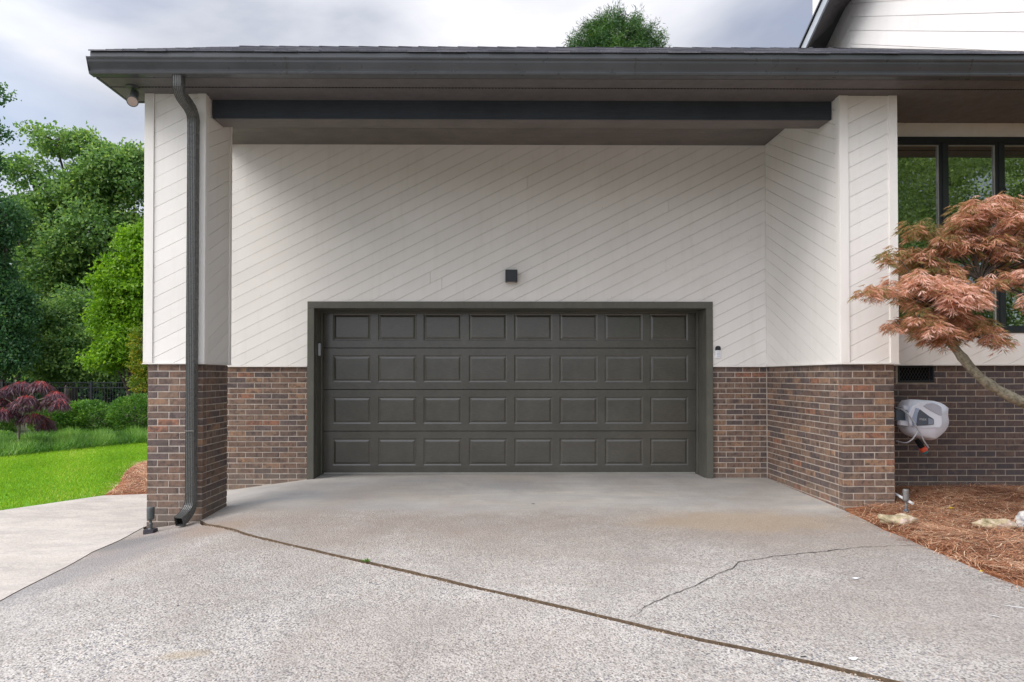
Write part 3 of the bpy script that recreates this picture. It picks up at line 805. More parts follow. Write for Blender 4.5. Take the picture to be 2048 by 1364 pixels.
def bricks(parent, origin, rz, rows, ztop, mat, zmin=None, holes=(), name='brick'):
    """origin: world point of u=0 on the face; rz: local x is the direction u, local -y faces out.
    rows(k) -> list of (a, b) along u"""
    k = 0
    c, s = math.cos(rz), math.sin(rz)
    while True:
        z1 = ztop - k * CP_; z0 = z1 - BH
        segs = rows(k)
        if segs is None: break
        for a, b in segs:
            parts = [(a, b)]
            for (ha, hb, hz0, hz1) in holes:
                if z1 > hz0 + .01 and z0 < hz1 - .01:
                    np_ = []
                    for p, q in parts:
                        if q <= ha or p >= hb: np_.append((p, q)); continue
                        if p < ha - .02: np_.append((p, ha - .004))
                        if q > hb + .02: np_.append((hb + .004, q))
                    parts = np_
            for p, q in parts:
                if q - p < 0.018: continue
                u = (p + q) / 2; X = origin[0] + u * c; Y = origin[1] + u * s
                if zmin is not None and z1 < zmin(X, Y) - 0.004: continue
                L = round((q - p) / 0.003) * 0.003
                me = brick_mesh(L, rnd.randrange(3))
                if not me.materials: me.materials.append(None)
                o = bpy.data.objects.new(name, me)
                COL.objects.link(o)
                o.material_slots[0].link = 'OBJECT'; o.material_slots[0].material = mat
                o.parent = parent
                pr = rnd.uniform(-.0018, .0018)
                # outward normal = local -y
                o.location = Vector((X + s * -pr * -1, Y - c * pr, (z0 + z1) / 2)) - Vector(parent.location)
                o.rotation_euler = (0, rnd.uniform(-.004, .004), rz + rnd.uniform(-.004, .004))
        k += 1
def course(a, b, off):
    """running bond between a and b, joints at off + n*BP"""
    out = []; n0 = math.floor((a - off) / BP)
    u = off + n0 * BP
    while u < b:
        p, q = max(a, u), min(b, u + BL)
        if q - p > 0.02: out.append((p, q))
        u += BP
    return out
SL = 0.5; PITCH = 0.147; DZ_TOP = 2.19
def siding(parent, fn, rects, sgn, c0=0.0, pitch=PITCH, gap=0.0015, mat=None, thick=0.014, cuts=0.0, ulim=None, name='siding_board', frame=None):
    """fn(u, z, d) -> world with d the depth behind the face. boards follow z = c + sgn*SL*u"""
    mat = mat or M['siding']
    us = [r[0] for r in rects] + [r[1] for r in rects]; zs = [r[2] for r in rects] + [r[3] for r in rects]
    cs = [z - sgn * SL * u for u in (min(us), max(us)) for z in (min(zs), max(zs))]
    i0 = math.floor((min(cs) - c0) / pitch); i1 = math.ceil((max(cs) - c0) / pitch)
    g = gap * math.sqrt(1 + SL * SL)
    for i in range(i0, i1):
        ca, cb = c0 + i * pitch + g, c0 + (i + 1) * pitch - g
        cuts_u = []
        if rnd.random() < cuts:
            cuts_u = [rnd.uniform(min(us) + .5, max(us) - .5)]
        spans = [(-1e3, 1e3)] if not cuts_u else [(-1e3, cuts_u[0] - .0012), (cuts_u[0] + .0012, 1e3)]
        for s0, s1 in spans:
            mb = MB(); used = []
            dd = rnd.uniform(-.0006, .0006)
            for (u0, u1, z0, z1) in rects:
                a, b = max(u0, s0), min(u1, s1)
                if b <= a: continue
                p = [(a, z0), (b, z0), (b, z1), (a, z1)]
                p = clip(p, -sgn * SL, 1, -ca)
                p = clip(p, sgn * SL, -1, cb) if len(p) > 2 else []
                if len(p) < 3 or area(p) < 2e-4: continue
                if mb.v and not any(abs(q[0] - w[0]) < 2e-3 and abs(q[1] - w[1]) < 2e-3 for q in p for w in used) and not (max(w[1] for w in p) > DZ_TOP - .001 and min(w[1] for w in used) < DZ_TOP + .001 and max(w[0] for w in p) > min(w[0] for w in used) and min(w[0] for w in p) < max(w[0] for w in used)):
                    mb.obj(name, mat, parent); mb = MB(); used = []
                used += p
                mb.prism(p, lambda a_, b_, d: fn(a_, b_, d), dd, thick)
            if mb.v: mb.obj(name, mat, parent)

# --- left pillar
zb = 1.385          # top of the brickwork
SP = 0.032          # siding stands proud of the brick
ZS = 4.047          # soffit level
tpl = empty('brick_pillar', (-3.105, 6.94, h(-3.1, 6.9)), 'left porch pillar of brown brick below and white diagonal boards above, behind the downspout', 'pillar', 'porch pillars')
mb = MB(); mb.box(PLX0 + .0045, PLX1 - .0045, YF + .0045, YWF - .0045, -0.5, zb + .004); mb.obj('mortar', M['mortar'], tpl)
hd = 0.0935
def rows_lf(k):
    if k > 25: return None
    W = PLX1 - PLX0
    if k % 2 == 0: return [(0, hd), (hd + .0097, hd + .0097 + BL), (hd + .0097 + BP, W)]
    return [(0, BL), (BP, BP + BL), (2 * BP, W)]
bricks(tpl, (PLX0, YF), 0, rows_lf, zb, M['brick'], h)
def rows_ls(k):
    if k > 25: return None
    Dp = YWF - YF
    if k % 2 == 0: return [(.0935 + .0097, .0935 + .0097 + .200), (.316, .316 + .200), (.526, Dp)]
    return [(.0935 + .0097, .0935 + .0097 + .100), (.213, .415), (.425, Dp)]
bricks(tpl, (PLX1, YF), math.pi / 2, rows_ls, zb, M['brick'], h)
bricks(tpl, (PLX0, YWF), -math.pi / 2, lambda k: None if k > 25 else (course(0.0, YWF - YF - .1, 0 if k % 2 else -.105)), zb, M['brick'], h)
# siding on the pillar, corner boards proud of the diagonal boards
xa, xb, ya, yb = PLX0 - SP, PLX1 + SP - .006, YF - SP, YWF + SP
zt = ZS - .002; zs0 = zb + .018
fr_ = lambda u, z, d: (u, ya + .012 + d, z)
siding(tpl, fr_, [(xa + .093, xb - .082, zs0, zt)], 1, 0.02)
rt_ = lambda u, z, d: (xb - .012 - d, u, z)
siding(tpl, rt_, [(ya + .082, yb - .05, zs0, zt)], 1, 0.05)
mb = MB(); mb.box(xa + .03, xb - .03, ya + .03, yb - .02, zs0, zt); mb.obj('sheathing', M['siding'], tpl)
for (x0, x1, y0, y1) in ((xa, xa + .092, ya, ya + .024), (xb - .08, xb, ya, ya + .024), (xb - .022, xb, ya + .0245, ya + .082), (xb - .022, xb, yb - .05, yb), (xa, xa + .022, ya + .0245, yb)):
    mb = MB(); mb.box(x0, x1, y0, y1, zs0, zt); mb.obj('corner_board', M['siding'], tpl, bevel=.002)
mb = MB(); mb.box(xa - .004, xb + .004, ya - .004, yb + .002, zb + .006, zb + .0165); mb.obj('drip_strip', M['siding'], tpl, bevel=.001)

# --- right pillar with its wing wall
tpr = empty('brick_wing_wall', (3.70, 7.5, h(3.7, 7.5)), 'right brick porch pillar with its wing wall running back to the garage wall', 'pillar', 'porch pillars')
XR = PRX0
mb = MB(); mb.box(PRX0 + .0045, PRX1 - .0045, YF + .0045, YW + .1, -0.5, zb + .004); mb.obj('mortar', M['mortar'], tpr)
WR = PRX1 - PRX0
def rows_rf(k):
    if k > 24: return None
    if k % 2 == 0: return [(0, BL), (BP, BP + BL), (2 * BP, WR)]
    return [(0, hd), (hd + .0097, hd + .0097 + BL), (hd + .0097 + BP, WR)]
bricks(tpr, (PRX0, YF), 0, rows_rf, zb, M['brick'], lambda x, y: h(x, y) - .03)
DW = YW - YF
bricks(tpr, (PRX0, YW), -math.pi / 2, lambda k: None if k > 24 else course(0, DW - .0935 - .0097, -0.03 if k % 2 else .0764), zb, M['brick'], h)
xa, xb, ya = PRX0 - SP, PRX1 + SP, YF - SP
siding(tpr, lambda u, z, d: (u, ya + .012 + d, z), [(xa + .09, xb - .086, zs0, zt)], 1, 0.1)
siding(tpr, lambda u, z, d: (xa + .012 + d, u, z), [(ya + .082, YW - .03, zs0, 4.18)], 1, 0.0)
mb = MB(); mb.box(xa + .03, xb - .03, ya + .03, YW - .03, zs0, zt); mb.box(xa + .03, xb - .03, 6.77, YW - .03, zt, 4.19); mb.obj('sheathing', M['siding'], tpr)
for (x0, x1, y0, y1) in ((xa, xa + .089, ya, ya + .024), (xb - .085, xb, ya, ya + .024), (xa, xa + .022, ya + .0245, ya + .08), (xb - .022, xb, ya + .0245, 7.31)):
    mb = MB(); mb.box(x0, x1, y0, y1, zs0, zt); mb.obj('corner_board', M['siding'], tpr, bevel=.002)
mb = MB(); mb.box(xa - .004, xb + .004, ya - .004, YW - .033, zb + .006, zb + .0165); mb.obj('drip_strip', M['siding'], tpr, bevel=.001)

# --- garage wall
DX0, DX1, DZ = -2.221, 2.672, 2.120     # clear opening
tgw = empty('garage_wall', (0.2, YW, 0), 'long white diagonal board wall with brown brick base around the garage door', 'wall')
GX0 = -3.38
mb = MB(); mb.box(GX0, DX0 - .06, YW + .0045, YW + .25, -.5, zb + .004); mb.obj('mortar', M['mortar'], tgw); mb = MB(); mb.box(DX1 + .06, PRX0 + .004, YW + .0045, YW + .25, -.5, zb + .004)
mb.obj('mortar', M['mortar'], tgw)
bricks(tgw, (GX0, YW), 0, lambda k: None if k > 24 else course(0, DX0 - .075 - GX0, -0.02 if k % 2 else .0864), zb, M['brick'], h)
bricks(tgw, (DX1 + .085, YW), 0, lambda k: None if k > 22 else course(0, PRX0 - DX1 - .095, -.13 if k % 2 else -.03), zb, M['brick'], h)
mb = MB(); mb.box(GX0 + .01, DX0 - .06, YW + .012, YW + .2, zb + .01, 4.25); mb.box(DX0 - .06, DX1 + .06, YW + .012, YW + .2, DZ + .06, 4.25); mb.box(DX1 + .06, PRX0 + .2, YW + .012, YW + .2, zb + .01, 4.25)
mb.obj('sheathing', M['siding'], tgw)
siding(tgw, lambda u, z, d: (u, YW - SP + d, z), [(GX0, PRX0 - SP + .011, DZ + .07, 4.185), (GX0, DX0 - .07, zs0, DZ + .07), (DX1 + .07, PRX0 - SP + .011, zs0, DZ + .07)], 1, 0.03, cuts=0.35, thick=.04)
for a, b in ((GX0, DX0 - .092), (DX1 + .092, PRX0 - SP - .004)):
    mb = MB(); mb.box(a, b, YW - SP - .008, YW + .01, zb + .004, zb + .0165); mb.obj('drip_strip', M['siding'], tgw, bevel=.001)
nm = mat_plain('nail_head', (0.50, 0.46, 0.42), 0.6)
nails = MB()
for k in range(150):
    u = rnd.uniform(GX0 + .1, PRX0 - .1); z = rnd.uniform(zs0 + .05, 4.1)
    if DX0 - .12 < u < DX1 + .12 and z < DZ + .12: continue
    i_ = math.floor((z - SL * u - .03) / PITCH); z = .03 + i_ * PITCH + SL * u + .022
    if z < zs0 + .02: continue
    nails.tube([(u, YW - SP - .0012, z), (u, YW - SP + .003, z)], .0042, 6)
no = nails.obj('nail_heads', nm, tgw); no['kind'] = 'stuff'
# return wall running back on the left side of the garage
tsw = empty('garage_side_wall', (GX0, 11, -.2), 'side wall of the garage hidden behind the left pillar', 'wall')
mb = MB(); mb.box(GX0, GX0 + .2, YW + .26, 13.8, -.5, zb); mb.obj('brick_base', M['brick'], tsw)
mb = MB(); mb.prism([(YW + .26, zb + .01), (13.8, zb + .01), (13.8, 4.2), (10.2, 5.9), (YW + .26, 5.05)], lambda a, b, d: (GX0 - .02 + d, a, b), 0, .2); mb.obj('gable', M['siding'], tsw)

# --- door casing
tcs = empty('door_frame', ((DX0 + DX1) / 2, YW, 0), 'thick olive brown timber frame around the garage door', parent=tgw)
yc = YW - SP - .022; cw = .084
def cbox(nm, x0, x1, y0, y1, z0, z1, mat=M['casing'], p=tcs, bev=.003):
    mb = MB(); mb.box(x0, x1, y0, y1, z0, z1); return mb.obj(nm, mat, p, bevel=bev)
cbox('casing_board', DX0 - cw, DX0, yc, YW + .06, -.012, DZ)
cbox('casing_board', DX1, DX1 + cw, yc, YW + .06, -.012, DZ)
cbox('casing_board', DX0 - cw, DX1 + cw, yc - .001, YW + .06, DZ + .001, DZ + cw)
cbox('jamb', DX0 - .03, DX0 + .002, YW + .061, 8.84, -.01, DZ + .02)
cbox('jamb', DX1 - .002, DX1 + .03, YW + .061, 8.84, -.01, DZ + .02)
cbox('head_jamb', DX0, DX1, YW + .061, 8.84, DZ - .002, DZ + .03)
cbox('door_stop', DX0 + .003, DX0 + .022, 8.735, 8.79, 0, DZ - .004)
cbox('door_stop', DX1 - .022, DX1 - .003, 8.735, 8.79, 0, DZ - .004)
cbox('door_stop', DX0 + .024, DX1 - .024, 8.735, 8.79, DZ - .024, DZ - .004)
# --- garage door
YD = 8.80
tgd = empty('garage_door', ((DX0 + DX1) / 2, YD, 0), 'closed olive grey double garage door with four rows of eight raised panels', parent=tgw)
dz0 = 0.022; sh = 0.541
pcx = (1021.25 - VX) / F * YD; pp_ = 90.6 / F * YD; pw = 77.3 / F * YD; ph = 54.5 / F * YD
for r in range(4):
    z0 = dz0 + r * sh; z1 = z0 + sh - .005
    pz0 = z0 + (sh - ph) / 2 - .004; pz1 = pz0 + ph
    xs = [DX0 + .004]
    for c in range(8):
        cx = pcx + (c - 3.5) * pp_
        xs += [cx - pw / 2, cx + pw / 2]
    xs.append(DX1 - .004)
    mb = MB()
    zz = [z0, pz0, pz1, z1 - .006]
    def V_(x, z): return (x, YD, z)
    for i in range(len(xs) - 1):
        for j in range(3):
            if j == 1 and i % 2 == 1: continue
            mb.add([V_(xs[i], zz[j]), V_(xs[i + 1], zz[j]), V_(xs[i + 1], zz[j + 1]), V_(xs[i], zz[j + 1])], [(0, 1, 2, 3)])
    # rounded top lip and rear body
    mb.add([(xs[0], YD, zz[3]), (xs[-1], YD, zz[3]), (xs[-1], YD + .006, z1), (xs[0], YD + .006, z1), (xs[0], YD + .04, z1), (xs[-1], YD + .04, z1), (xs[-1], YD + .04, z0), (xs[0], YD + .04, z0), (xs[0], YD, z0), (xs[-1], YD, z0)],
           [(0, 1, 2, 3), (3, 2, 5, 4), (7, 6, 5, 4), (8, 9, 6, 7)])
    me = mb.mesh('door_section', fix=False)
    bm = bmesh.new(); bm.from_mesh(me); bmesh.ops.remove_doubles(bm, verts=bm.verts, dist=1e-5); bmesh.ops.recalc_face_normals(bm, faces=bm.faces); bm.to_mesh(me); bm.free()
    sec = link('door_section', me, M['door'], tgd)
    for c in range(8):
        cx = pcx + (c - 3.5) * pp_
        rings = [(0, 0), (.002, .000), (.016, .0055), (.020, .0065), (.024, .0060), (.042, -.0005), (.048, -.0012)]
        mb = MB(); v = []
        for ins, dp in rings:
            v += [(cx - pw / 2 + ins, YD + dp, pz0 + ins), (cx + pw / 2 - ins, YD + dp, pz0 + ins), (cx + pw / 2 - ins, YD + dp, pz1 - ins), (cx - pw / 2 + ins, YD + dp, pz1 - ins)]
        f = []
        for k in range(len(rings) - 1):
            for q in range(4):
                a = k * 4 + q; b = k * 4 + (q + 1) % 4
                f.append((a, b, b + 4, a + 4))
        f.append(tuple((len(rings) - 1) * 4 + q for q in range(4)))
        mb.add(v, f)
        mb.obj('panel', M['door'], tgd)
mb = MB(); mb.box(DX0 - .2, DX1 + .2, YD + .05, YD + .07, -.01, 2.5); mb.obj('backing', M['void'], tgd)  # unseen dark plate added to stop light leaking between the sections
mb = MB(); mb.box(DX0 + .03, DX1 - .03, YD - .004, YD + .02, .004, .021); mb.obj('bottom_seal', M['seal'], tgd)
# small sensor on the left reveal
p0 = at(638.5, 699, 8.62)
ts = empty('door_sensor', (DX0 + .003, 8.62, p0.z), 'small pale grey sensor box on the left reveal of the garage door', 'sensor')
mb = MB(); mb.box(DX0 + .003, DX0 + .030, 8.595, 8.645, p0.z - .080, p0.z + .080); mb.obj('case', M['grey_plastic'], ts, bevel=.006)
mb = MB(); mb.box(DX0 + .003, DX0 + .020, 8.600, 8.640, p0.z + .081, p0.z + .100); mb.obj('cap', M['black'], ts, bevel=.003)
# keypad
kx = at(1435.2, 703, YW - SP); tk = empty('keypad', (kx.x, YW - SP, kx.z), 'small white entry keypad with black hood right of the garage door', 'keypad')
kz0, kz1, kzm = at(0, 716, 8.42).z, at(0, 691.5, 8.42).z, at(0, 700, 8.42).z
mb = MB(); mb.box(kx.x - .031, kx.x + .031, YW - SP - .026, YW - SP + .004, kz0, kzm - .001); mb.obj('case', M['white_plastic'], tk, bevel=.005)
mb = MB()
hood = [(kx.x - .031, kzm), (kx.x + .031, kzm), (kx.x + .031, kz1 - .02), (kx.x + .022, kz1 - .005), (kx.x + .01, kz1), (kx.x - .01, kz1), (kx.x - .022, kz1 - .005), (kx.x - .031, kz1 - .02)]
mb.prism(hood, lambda a, b, d: (a, YW - SP - .029 + d, b), 0, .03); mb.obj('hood', M['black'], tk, bevel=.002)
for r in range(4):
    for c in range(3):
        bx = kx.x + (c - 1) * .015; bz_ = kzm - .022 - r * .018
        mb = MB(); mb.box(bx - .005, bx + .005, YW - SP - .0285, YW - SP - .0265, bz_ - .005, bz_ + .005); mb.obj('key', M['grey_plastic'], tk)
# cube wall light
a_, b_ = at(1011, 563, 8.31), at(1035, 539, 8.31)
tl = empty('wall_light', ((a_.x + b_.x) / 2, YW - SP, (a_.z + b_.z) / 2), 'square black cube light fixed on the boards above the garage door', 'wall light')
mb = MB(); mb.box(a_.x, b_.x, 8.31, 8.418, a_.z, b_.z); mb.obj('housing', M['black'], tl, bevel=.003)
mb = MB(); mb.box(a_.x + .02, b_.x - .02, 8.4185, YW - SP + .002, a_.z + .02, b_.z - .02); mb.obj('mounting_plate', M['black'], tl)
mb = MB(); mb.box(a_.x + .03, b_.x - .03, 8.33, 8.40, a_.z - .003, a_.z - .0005); mb.obj('lens', M['lens'], tl)

# ================================================================== house wall with window, to the right
YH = 7.35
thw = empty('house_wall', (5.4, YH, 0), 'dark brick house wall with white boards around the tall window on the right', 'wall')
HX0, HX1 = PRX1 + .002, 6.75
vx0, vx1, vz1, vz0 = at(1790, 0, YH).x, at(1868, 750, YH).x, 1.378, at(0, 765, YH).z
mb = MB()
mb.box(HX0, vx0, YH + .0045, YH + .2, -.5, zb + .004) if vx0 > HX0 + .01 else None
mb.box(max(HX0, vx0), vx1, YH + .0045, YH + .2, -.5, vz0 - .002)
mb.box(vx1 + .001, HX1, YH + .0045, YH + .2, -.5, zb + .004)
mb.obj('mortar', M['mortar_dark'], thw)
bricks(thw, (HX0, YH), 0, lambda k: None if k > 19 else course(0, HX1 - HX0, -.055 if k % 2 else -.16), zb, M['brick_dark'], None, holes=[(vx0 - HX0 - .02, vx1 - HX0, vz0, 1.5)])
wz0, wz1 = at(1900, 665, 7.3).z, at(1900, 273, 7.3).z
wx0 = HX0 + .03; wx1 = 6.55
fnh = lambda u, z, d: (u, YH - SP + d, z)
siding(thw, fnh, [(HX0, HX1, zs0, wz0 - .002)], 1, .06, thick=.02)
siding(thw, fnh, [(HX0, HX1, wz1 + .002, ZS - .002)], 1, .02, thick=.02)
mb = MB(); mb.box(HX0 + .01, HX1, YH - SP + .018, YH + .15, zs0, wz0 - .02); mb.box(HX0 + .01, HX1, YH - SP + .018, YH + .15, wz1 + .02, ZS + .1); mb.box(wx1 + .01, HX1, YH - SP + .018, YH + .15, wz0 - .02, wz1 + .02)
mb.obj('sheathing', M['siding'], thw)
mb = MB(); mb.box(HX0 + .02, HX1, YH - SP - .008, YH + .012, zb + .006, zb + .0165); mb.obj('drip_strip', M['siding'], thw)
# foundation vent
tv = empty('foundation_vent', ((vx0 + vx1) / 2, YH, (vz0 + vz1) / 2), 'dark foundation vent with diamond mesh at the top of the brick house wall', 'vent')
ow = .018
for (x0, x1, z0, z1) in ((vx0, vx1, vz0, vz0 + ow * 1.3), (vx0, vx1, vz1 - ow * .5, vz1), (vx0, vx0 + ow, vz0 + ow * 1.31, vz1 - ow * .51), (vx1 - ow, vx1, vz0 + ow * 1.31, vz1 - ow * .51)):
    mb = MB(); mb.box(x0, x1, YH - .006, YH + .05, z0, z1); mb.obj('vent_frame', M['black'], tv, bevel=.002)
mb = MB(); mb.box(vx0 + .005, vx1 - .005, YH + .08, YH + .085, vz0, vz1); mb.obj('backing', M['void'], tv)
mb = MB()
px0, px1, pz0, pz1 = vx0 + ow, vx1 - ow, vz0 + ow * 1.3, vz1 - ow * .5
for sg in (1, -1):
    k = -20
    while k < 30:
        x = px0 + k * .034
        L_ = (pz1 - pz0); dx = L_ * 0.55
        p = [(x, pz0), (x + sg * dx, pz1)]
        # clip to the frame
        (xA, zA), (xB, zB) = p
        ts_ = [0, 1]
        if xA != xB:
            t0, t1 = sorted([(px0 - xA) / (xB - xA), (px1 - xA) / (xB - xA)])
            a, b = max(0, t0), min(1, t1)
            if b > a + .02:
                A = (xA + (xB - xA) * a, YH + .012 + .002 * sg, zA + (zB - zA) * a); B = (xA + (xB - xA) * b, YH + .012 + .002 * sg, zA + (zB - zA) * b)
                mb.tube([A, B], .0017, 4)
        k += 1
me_o = mb.obj('mesh_grille', mat_plain('grille_grey', (0.05, 0.055, 0.06), .5), tv)
# window
tw = empty('window', (5.3, YH - .05, wz0), 'tall dark framed window in the white house wall, mirroring green trees', parent=thw)
yf0, yf1 = YH - .045, YH + .03
def wbox(nm, x0, x1, z0, z1, y0=yf0, y1=yf1, mat=M['black'], par=tw):
    mb = MB(); mb.box(x0, x1, y0, y1, z0, z1); return mb.obj(nm, mat, par, bevel=.003)
fm = mat_plain('window_frame_dark', (0.022, 0.026, 0.030), .38, .1, .5)
wbox('window_frame', wx0, wx1, wz1 - .055, wz1, mat=fm)
wbox('window_frame', wx0, wx1, wz0, wz0 + .045, mat=fm)
wbox('window_frame', wx0, wx0 + .008, wz0 + .046, wz1 - .056, mat=fm)
mull = [at(1891.5, 500, 7.3).x, at(2004.5, 500, 7.3).x]
mull.append(mull[1] * 2 - mull[0]); mull.append(mull[2] + .612)
for mx_ in mull[:4]:
    if mx_ < wx1: wbox('mullion', mx_ - .022, mx_ + .022, wz0 + .046, wz1 - .056, mat=fm)
ed = [wx0 + .008 - .022] + mull
for a, b in zip(ed[:-1], ed[1:]):
    x0, x1 = a + .0225, b - .0225
    if x1 > wx1: x1 = wx1 - .01
    mb = MB(); s_ = .030
    z0, z1 = wz0 + .046, wz1 - .056
    for (p, q, r_, t_) in ((x0, x0 + s_, z0, z1), (x1 - s_, x1, z0, z1), (x0 + s_, x1 - s_, z0, z0 + s_), (x0 + s_, x1 - s_, z1 - s_, z1)):
        mb.box(p, q, yf0 + .014, yf1 - .01, r_, t_)
    sash = mb.obj('sash', fm, tw)
    mb = MB(); mb.box(x1 - s_ - .008, x1 - s_ - .0005, yf0 + .018, yf0 + .034, z0 + s_, z1 - s_); mb.box(x0 + s_ + .001, x1 - s_ - .009, yf0 + .018, yf0 + .034, z1 - s_ - .007, z1 - s_ - .0005)
    mb.obj('glazing_bead', M['seal'], tw)
    mb = MB(); mb.box(x0 + s_ - .004, x1 - s_ + .004, YH - .008, YH - .004, z0 + s_ - .004, z1 - s_ + .004); mb.obj('pane', M['glass'], tw)
# room behind the window
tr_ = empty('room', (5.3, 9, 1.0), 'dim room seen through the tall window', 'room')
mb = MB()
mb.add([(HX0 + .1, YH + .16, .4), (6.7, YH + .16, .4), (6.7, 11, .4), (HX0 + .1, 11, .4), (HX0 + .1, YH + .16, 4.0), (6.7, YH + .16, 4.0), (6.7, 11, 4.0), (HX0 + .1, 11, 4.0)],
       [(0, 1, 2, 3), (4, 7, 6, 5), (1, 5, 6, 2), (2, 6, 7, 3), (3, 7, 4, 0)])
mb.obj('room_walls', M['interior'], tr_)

# ================================================================== eaves
EX0, EX1 = -3.70, 9.5
# soffit
tsf = empty('soffit', (0, 6.5, ZS), 'brown eave soffit with its dotted vent line under the front gutter', 'soffit')
mb = MB(); mb.box(EX0 + .04, EX1, 6.262, 6.445, ZS, ZS + .012); mb.box(EX0 + .04, EX1, 6.475, 6.758, ZS, ZS + .012); mb.box(EX0 + .04, -3.36, 6.759, 6.80, ZS, ZS + .012); mb.box(PRX0 - .02, EX1, 6.759, YH + .05, ZS, ZS + .012)
mb.obj('soffit_board', M['soffit'], tsf)
mb = MB(); x = EX0 + .3
mb.box(EX0 + .04, EX1, 6.4455, 6.4745, ZS + .006, ZS + .010)
while x < 6.5:
    mb.box(x, x + .016, 6.4515, 6.4685, ZS - .0018, ZS + .0055)
    x += .032
vs_o = mb.obj('vent_slots', M['void'], tsf)
mb = MB(); mb.box(EX0 + .04, EX1, 6.446, 6.4512, ZS - .001, ZS + .0058); mb.box(EX0 + .04, EX1, 6.4688, 6.474, ZS - .001, ZS + .0058); mb.obj('vent_strip', M['soffit'], tsf)
# boxed end of the eave on the left
mb = MB(); mb.prism([(6.262, ZS - .005), (6.82, ZS - .005), (6.82, ZS + .38), (6.262, ZS + .14)], lambda a, b, d: (EX0 + .016 + d, a, b), 0, .022); mb.obj('end_board', M['brown_metal'], tsf)
mb = MB(); mb.box(EX0 + .04, -3.41, 6.80, 6.82, ZS - .012, ZS + .30); mb.obj('end_board', M['brown_metal'], tsf)
# beam
tb = empty('beam', (.3, 6.89, 3.87), 'dark painted timber beam spanning between the two porch pillars', 'beam')
bz0 = at(1000, 237, 6.76).z
BX0, BX1 = PLX1 + SP - .008, PRX0 - SP + .002
mb = MB(); mb.box(BX0, BX1, 6.785, 7.02, bz0, 4.20); mb.obj('timber', M['beam'], tb, bevel=.004)
mb = MB(); mb.box(BX0 - .001, BX1 + .001, 6.76, 6.784, bz0 - .004, 4.055); mb.obj('face_board', M['beam_face'], tb, bevel=.003)
# porch ceiling
zc = at(1000, 290, YW - SP).z
tc_ = empty('porch_ceiling', (.3, 7.8, zc), 'flat brown boarded ceiling behind the porch beam', 'ceiling')
y = 7.021
while y < YW - SP - .01:
    y2 = min(y + .143, YW - SP - .002)
    mb = MB(); mb.box(GX0, BX1, y, y2 - .003, zc, zc + .018); mb.obj('ceiling_board', M['beam'], tc_)
    y += .143
mb = MB(); mb.box(GX0, BX1, 7.021, YW, zc + .019, zc + .05); mb.obj('backing', M['soffit'], tc_)
# gutter
tg = empty('gutter', (2, 6.2, ZS), 'long dark grey metal gutter along the front eave', 'gutter')
zg0 = ZS + .002; zg1 = at(600, 113, 6.13).z
pr = [(6.258, zg1 - .01), (6.258, zg0), (6.185, zg0), (6.176, zg0 + .006), (6.172, zg0 + .022), (6.182, zg0 + .030), (6.178, zg0 + .045), (6.160, zg0 + .075), (6.148, zg0 + .098), (6.144, zg1 - .022), (6.134, zg1 - .016), (6.130, zg1 - .004), (6.136, zg1), (6.146, zg1), (6.150, zg1 - .008),
      (6.153, zg0 + .100), (6.166, zg0 + .072), (6.184, zg0 + .040), (6.184, zg0 + .006), (6.252, zg0 + .006), (6.252, zg1 - .01)]
mb = MB(); mb.prism(pr, lambda a, b, d: (d, a, b), EX0, EX1); go = mb.obj('trough', M['brown_metal'], tg)
mb = MB(); mb.prism([(6.258, zg1), (6.258, zg0), (6.185, zg0), (6.170, zg0 + .03), (6.146, zg0 + .098), (6.130, zg1)], lambda a, b, d: (d, a, b), EX0 - .004, EX0 - .0005); mb.obj('end_cap', M['brown_metal'], tg)
sm = mat_plain('seam_metal', (0.06, 0.06, 0.062), .3)
for x in (-1.9, 1.3, 4.4):
    mb = MB(); mb.prism([(a - .0015, b) for a, b in pr[2:13]] + [(a + .0005, b) for a, b in reversed(pr[2:13])], lambda a, b, d: (d, a, b), x, x + .02); mb.obj('seam', sm, tg)
# fascia and drip edge
tf = empty('fascia', (2, 6.27, 4.1), 'dark fascia board with folded metal drip edge above the gutter', 'fascia')
zd = at(600, 104, 6.17).z
mb = MB(); mb.box(EX0 + .03, EX1, 6.2585, 6.262 + .018, ZS + .013, zd - .02); mb.obj('board', M['brown_metal'], tf)
mb = MB(); mb.prism([(6.172, zg1 + .003), (6.172, zd), (6.30, zd + .055), (6.30, zd + .050), (6.176, zd - .004), (6.176, zg1 + .003)], lambda a, b, d: (d, a, b), EX0 + .012, EX1); mb.obj('drip_edge', M['brown_metal'], tf)
# roof
trf = empty('roof', (2, 8, 4.3), 'low roof of grey asphalt shingles over the garage', 'roof')
RS = .5; YE = 6.165; ZE = zd + .004; YRG = 9.95
zr = lambda y: ZE + (y - YE) * RS
mb = MB()
xr1 = 5.28
mb.prism([(YE + .01, zr(YE + .01) - .002), (YRG, zr(YRG) - .002), (13.9, zr(YRG) - (13.9 - YRG) * RS - .002), (13.9, zr(YRG) - (13.9 - YRG) * RS - .12), (YRG, zr(YRG) - .12), (YE + .2, zr(YE + .2) - .12)], lambda a, b, d: (d, a, b), EX0 + .01, xr1)
mb.prism([(YE + .01, zr(YE + .01) - .002), (7.4, zr(7.4) - .002), (7.4, zr(7.4) - .1), (YE + .2, zr(YE + .2) - .1)], lambda a, b, d: (d, a, b), xr1 + .001, EX1)
mb.obj('deck', M['soffit'], trf)
mb = MB(); tint = []
k = 0; y = YE - .01
